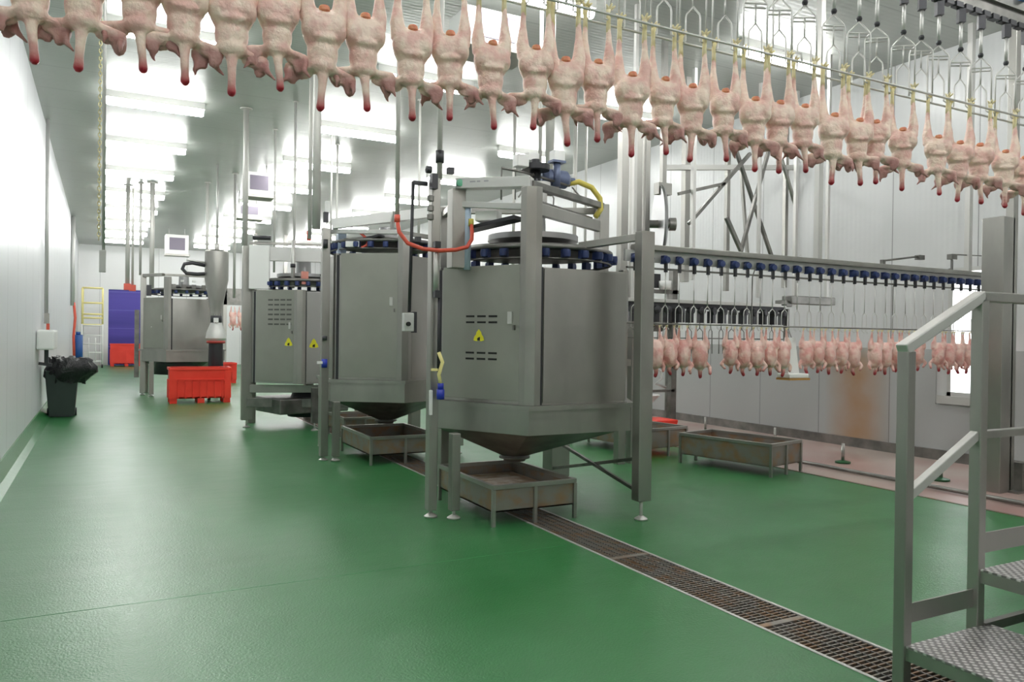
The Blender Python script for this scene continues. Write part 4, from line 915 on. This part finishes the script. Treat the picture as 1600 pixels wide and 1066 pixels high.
# ------------------------------------------------------------------ bin, sink, pipes on the left wall
BN = thing('waste_bin', 'dark plastic waste bin beside the left wall', 'bin', (-.6, 15.5, 0))
m = MB(); q = lambda x0, x1, y0, y1, z: [(x0, y0, z), (x1, y0, z), (x1, y1, z), (x0, y1, z)]
m.loft(q(-.80, -.42, 15.32, 15.70, .02), q(-.86, -.36, 15.26, 15.78, .80)); m.loft(q(-.83, -.39, 15.29, 15.75, .80), q(-.78, -.44, 15.34, 15.68, .05)); m.loft(q(-.86, -.36, 15.26, 15.78, .80), q(-.83, -.39, 15.29, 15.75, .80)); m.box(-.80, -.42, 15.32, 15.70, .02, .06); m.build('body', bin_m, BN, .02)
MB().cyl((-.80, 15.66, .07), .07, -.04, .04, 14, 'x').cyl((-.42, 15.66, .07), .07, -.03, .03, 14, 'x').build('wheel', dark, BN)
bag = MB(); rng = random.Random(4); N = 34; rings = [(.62, .27, 0), (.70, .32, .0), (.80, .36, .04), (.92, .35, .07), (1.02, .30, .05), (1.0, .22, .02), (.90, .18, 0)]
V = []; Fs = []
for k, (z, r, ox) in enumerate(rings):
    for i in range(N):
        a = 2*math.pi*i/N; rr = r*(1+rng.uniform(-.14, .16)); V.append((-.60+ox+rr*math.cos(a)*(1.22 if math.cos(a) > 0 else .8), 15.52+rr*math.sin(a), z+rng.uniform(-.04, .04)-(.10 if k < 5 and math.cos(a) > .4 else 0)*(.3)))
for k in range(len(rings)-1):
    for i in range(N): Fs.append((k*N+i, k*N+(i+1) % N, (k+1)*N+(i+1) % N, (k+1)*N+i))
bag.add(V, Fs, True); bg = bag.build('bin_bag', bag_m); tag(bg, 'crumpled black bin bag draped over the rim of the waste bin', 'bag')
SK = thing('hand_dispenser', 'white box basin fixed on the left wall above the waste bin', 'basin', (XL+.12, 14.9, 1.3))
MB().box(XL+.005, XL+.26, 14.3, 15.2, 1.18, 1.50).build('white_box', white_p, SK, .03)
MB().bar((XL+.12, 14.8, 1.18), (XL+.12, 14.8, .95), .06, .06).bar((XL+.01, 14.8, .95), (XL+.2, 14.8, .92), .05, .05).build('drain_arm', black_m, SK)
WP = thing('wall_pipe', 'grey vertical pipe with red tap on the left wall above the white basin', 'pipe', (XL+.05, 15.9, 1.4))
MB().tube([(XL+.05, 15.9, CEIL), (XL+.05, 15.9, 1.75)], .03, 8).build('pipe', alum, WP); MB().obox((XL+.06, 15.9, 1.70), .08, .08, .18).build('valve', steel, WP); MB().obox((XL+.08, 15.9, 1.5), .05, .05, .22).build('red_tap', red_h, WP)
WP = thing('wall_pipe', 'grey vertical pipe with red hose farther along the left wall', 'pipe', (XL+.05, 29, 1.4))
MB().tube([(XL+.06, 29, CEIL), (XL+.06, 29, 2.3)], .06, 8).build('pipe', alum, WP); MB().tube([(XL+.1, 29, 2.4), (XL+.14, 29, 1.9), (XL+.1, 28.95, 1.3), (XL+.12, 29, .6)], .04, 8).build('red_hose', red_h, WP)
tk = MB().cyl((XL+.22, 29.3, 0), .14, .35, 1.35, 14).cyl((XL+.22, 29.3, 0), .07, 1.35, 1.45, 12).box(XL+.1, XL+.34, 29.2, 29.4, 0, .35).build('blue_cylinder', mat('deep_blue', (.02, .09, .32), .4)); tag(tk, 'blue gas cylinder standing far along the left wall', 'cylinder')
# ladder stand
LD = thing('mobile_steps', 'white mobile steps with pale yellow guard rails far down the aisle', 'ladder', (-.4, 35.8, 0))
m = MB()
for x in (-.72, .0): 
    for y in (35.3, 36.3): m.tube([(x, y, 0.05), (x, y, 1.75)], .035, 8)
for z in (.25, .6, .95, 1.3, 1.7): m.tube([(-.72, 35.3, z), (0, 35.3, z)], .025, 6); m.tube([(-.72, 36.3, z), (0, 36.3, z)], .025, 6)
for x in (-.48, -.24): m.tube([(x, 35.3, .2), (x, 35.3, 1.2)], .02, 6)
m.build('white_base', white_p, LD)
MB().box(-.75, .03, 35.3, 36.3, 1.68, 1.76).build('platform', yel_l, LD)
m = MB()
for x in (-.72, 0):
    for y in (35.3, 36.3): m.tube([(x, y, 1.75), (x, y, 3.2)], .035, 8)
for z in (2.0, 2.15, 2.6, 3.2): m.tube([(-.72, 35.3, z), (0, 35.3, z)], .04, 6)
m.build('yellow_rail', yel_l, LD)
for x in (-.72, 0): MB().lathe((x, 35.3, .07), [(0, -.03), (.07, -.03), (.07, .03), (0, .03)], 12, 'x').build('castor', dark, LD)
# pendant pipe with yellow chain
HC = thing('chain_hoist', 'thin pole with yellow chain hanging from the ceiling on the left, small box below', 'hoist', (0, 6.0, 3))
MB().tube([(-.005, 6.0, CEIL), (.0, 6.0, 2.05)], .011, 8).build('pole', steel_lite, HC)
m = MB(); z = CEIL; k = 0
while z > 2.12:
    a = k % 2
    pts = [(-.028+(.009*math.cos(t) if a else 0), 6.0+(0 if a else .009*math.cos(t)), z+.017*math.sin(t)) for t in [2*math.pi*i/8 for i in range(8)]]
    m.tube(pts, .0035, 5, True); z -= .026; k += 1
m.build('chain', chain_m, HC)['kind'] = 'stuff'
MB().obox((-.004, 6.0, 1.975), .042, .04, .15).build('control_box', alum, HC, .004)

# ------------------------------------------------------------------ ceiling drop pipes
dp = [  # picture column, Y, z bottom, radius, label
 (381, 13.4, 2.9, .045, 'pale vertical pipe dropping to the third machine at its left end'),
 (492, 9.3, 2.75, .05, 'thick vertical pipe dropping to the second machine frame'),
 (482, 9.9, 2.7, .025, 'slim pipe close beside the thick pipe above the second machine'),
 (515, 14.2, 2.6, .02, 'thin drop pipe just right of the thick pipe'),
 (524, 15.0, 2.6, .02, 'thin drop pipe, second right of the thick pipe'),
 (458, 12.6, 2.4, .02, 'thin drop pipe above the right half of the third machine'),
 (427, 14.5, 2.6, .02, 'thin drop pipe above the middle of the third machine'),
 (198, 22.0, 2.7, .05, 'leftmost drop pipe behind the far machine'),
 (206, 22.5, 2.7, .03, 'second drop pipe from the left behind the far machine'),
 (218, 21.5, 2.9, .03, 'third drop pipe from the left behind the far machine'),
 (236, 21.3, 2.5, .055, 'widest drop pipe above the far machine'),
 (322, 20.5, 2.6, .035, 'dark drop pipe left of the cyclone'),
 (365, 19.0, 2.3, .03, 'drop pipe right of the cyclone'),
 (652, 11.5, 2.6, .02, 'thin drop pipe behind the hanging red hose'),
 (855, 6.75, 2.95, .045, 'thick bright pipe dropping to the nearest machine motor'),
 (840, 7.2, 3.0, .02, 'slim pipe left of the bright pipe above the nearest machine'),
 (895, 9.8, 2.0, .03, 'pale drop pipe behind the yellow hose'),
 (912, 10.2, 2.0, .02, 'thin drop pipe behind the yellow hose'),
 (800, 11.0, 2.4, .025, 'drop pipe behind the top arm of the nearest machine'),
]
for x, Y, z0, r, lb in dp:
    X = px2(x, Y); o = MB().tube([(X, Y, CEIL), (X, Y, z0)], r, 12)
    o.lathe((X, Y, CEIL), [(r*2.2, -.02), (r*2.2, 0)], 14)
    tag(o.build('drop_pipe', pipe_m), lb, 'pipe', 'ceiling drop pipes')
for x, Y, lb in ((198, 22.0, 'red valve at the foot of the leftmost far drop pipe'), (206, 22.5, 'red valve at the foot of the second far drop pipe')):
    tag(MB().obox((px2(x, Y), Y-.0, 2.62), .16, .14, .16).build('red_valve', red_h), lb, 'valve')
# evaporator / air units under the ceiling
def airunit(label, x, y, Y, w_, h_):
    d = fw + rt*((x-800)/F) + uu*((533-y)/F); t = Y/d.y; X, Z = d.x*t, CH+d.z*t
    R = thing('air_unit', label, 'air unit', (X, Y, Z), 'white air units')
    MB().obox((X, Y+.25, Z), w_, .5, h_).build('casing', white_p, R, .015)
    MB().obox((X, Y-.005, Z+.02), w_*.68, .02, h_*.62).build('grille', mat('violet_grey_grille', (.16, .14, .18), .35, .3), R)
    for s in (-1, 1): MB().cyl((X+s*w_*.35, Y+.25, 0), .015, Z+h_/2, CEIL, 8).build('hanger_rod', steel_lite, R)
    MB().obox((X, Y+.1, Z-h_/2-.04), w_*1.1, .5, .05).build('drip_tray', steel, R)
airunit('white square air unit under the ceiling above the third machine', 405, 287, 17.5, .56, .50)
airunit('small white air unit below the square one, above the third machine', 390, 330, 21.0, .62, .32)
airunit('white air unit at the far end above the far machine', 277, 382, 30.0, .75, .70)
airunit('dark fronted air unit under the ceiling over the middle, behind the chickens', 775, 46, 7.65, .7, .42)
# sensors on the ceiling near lights
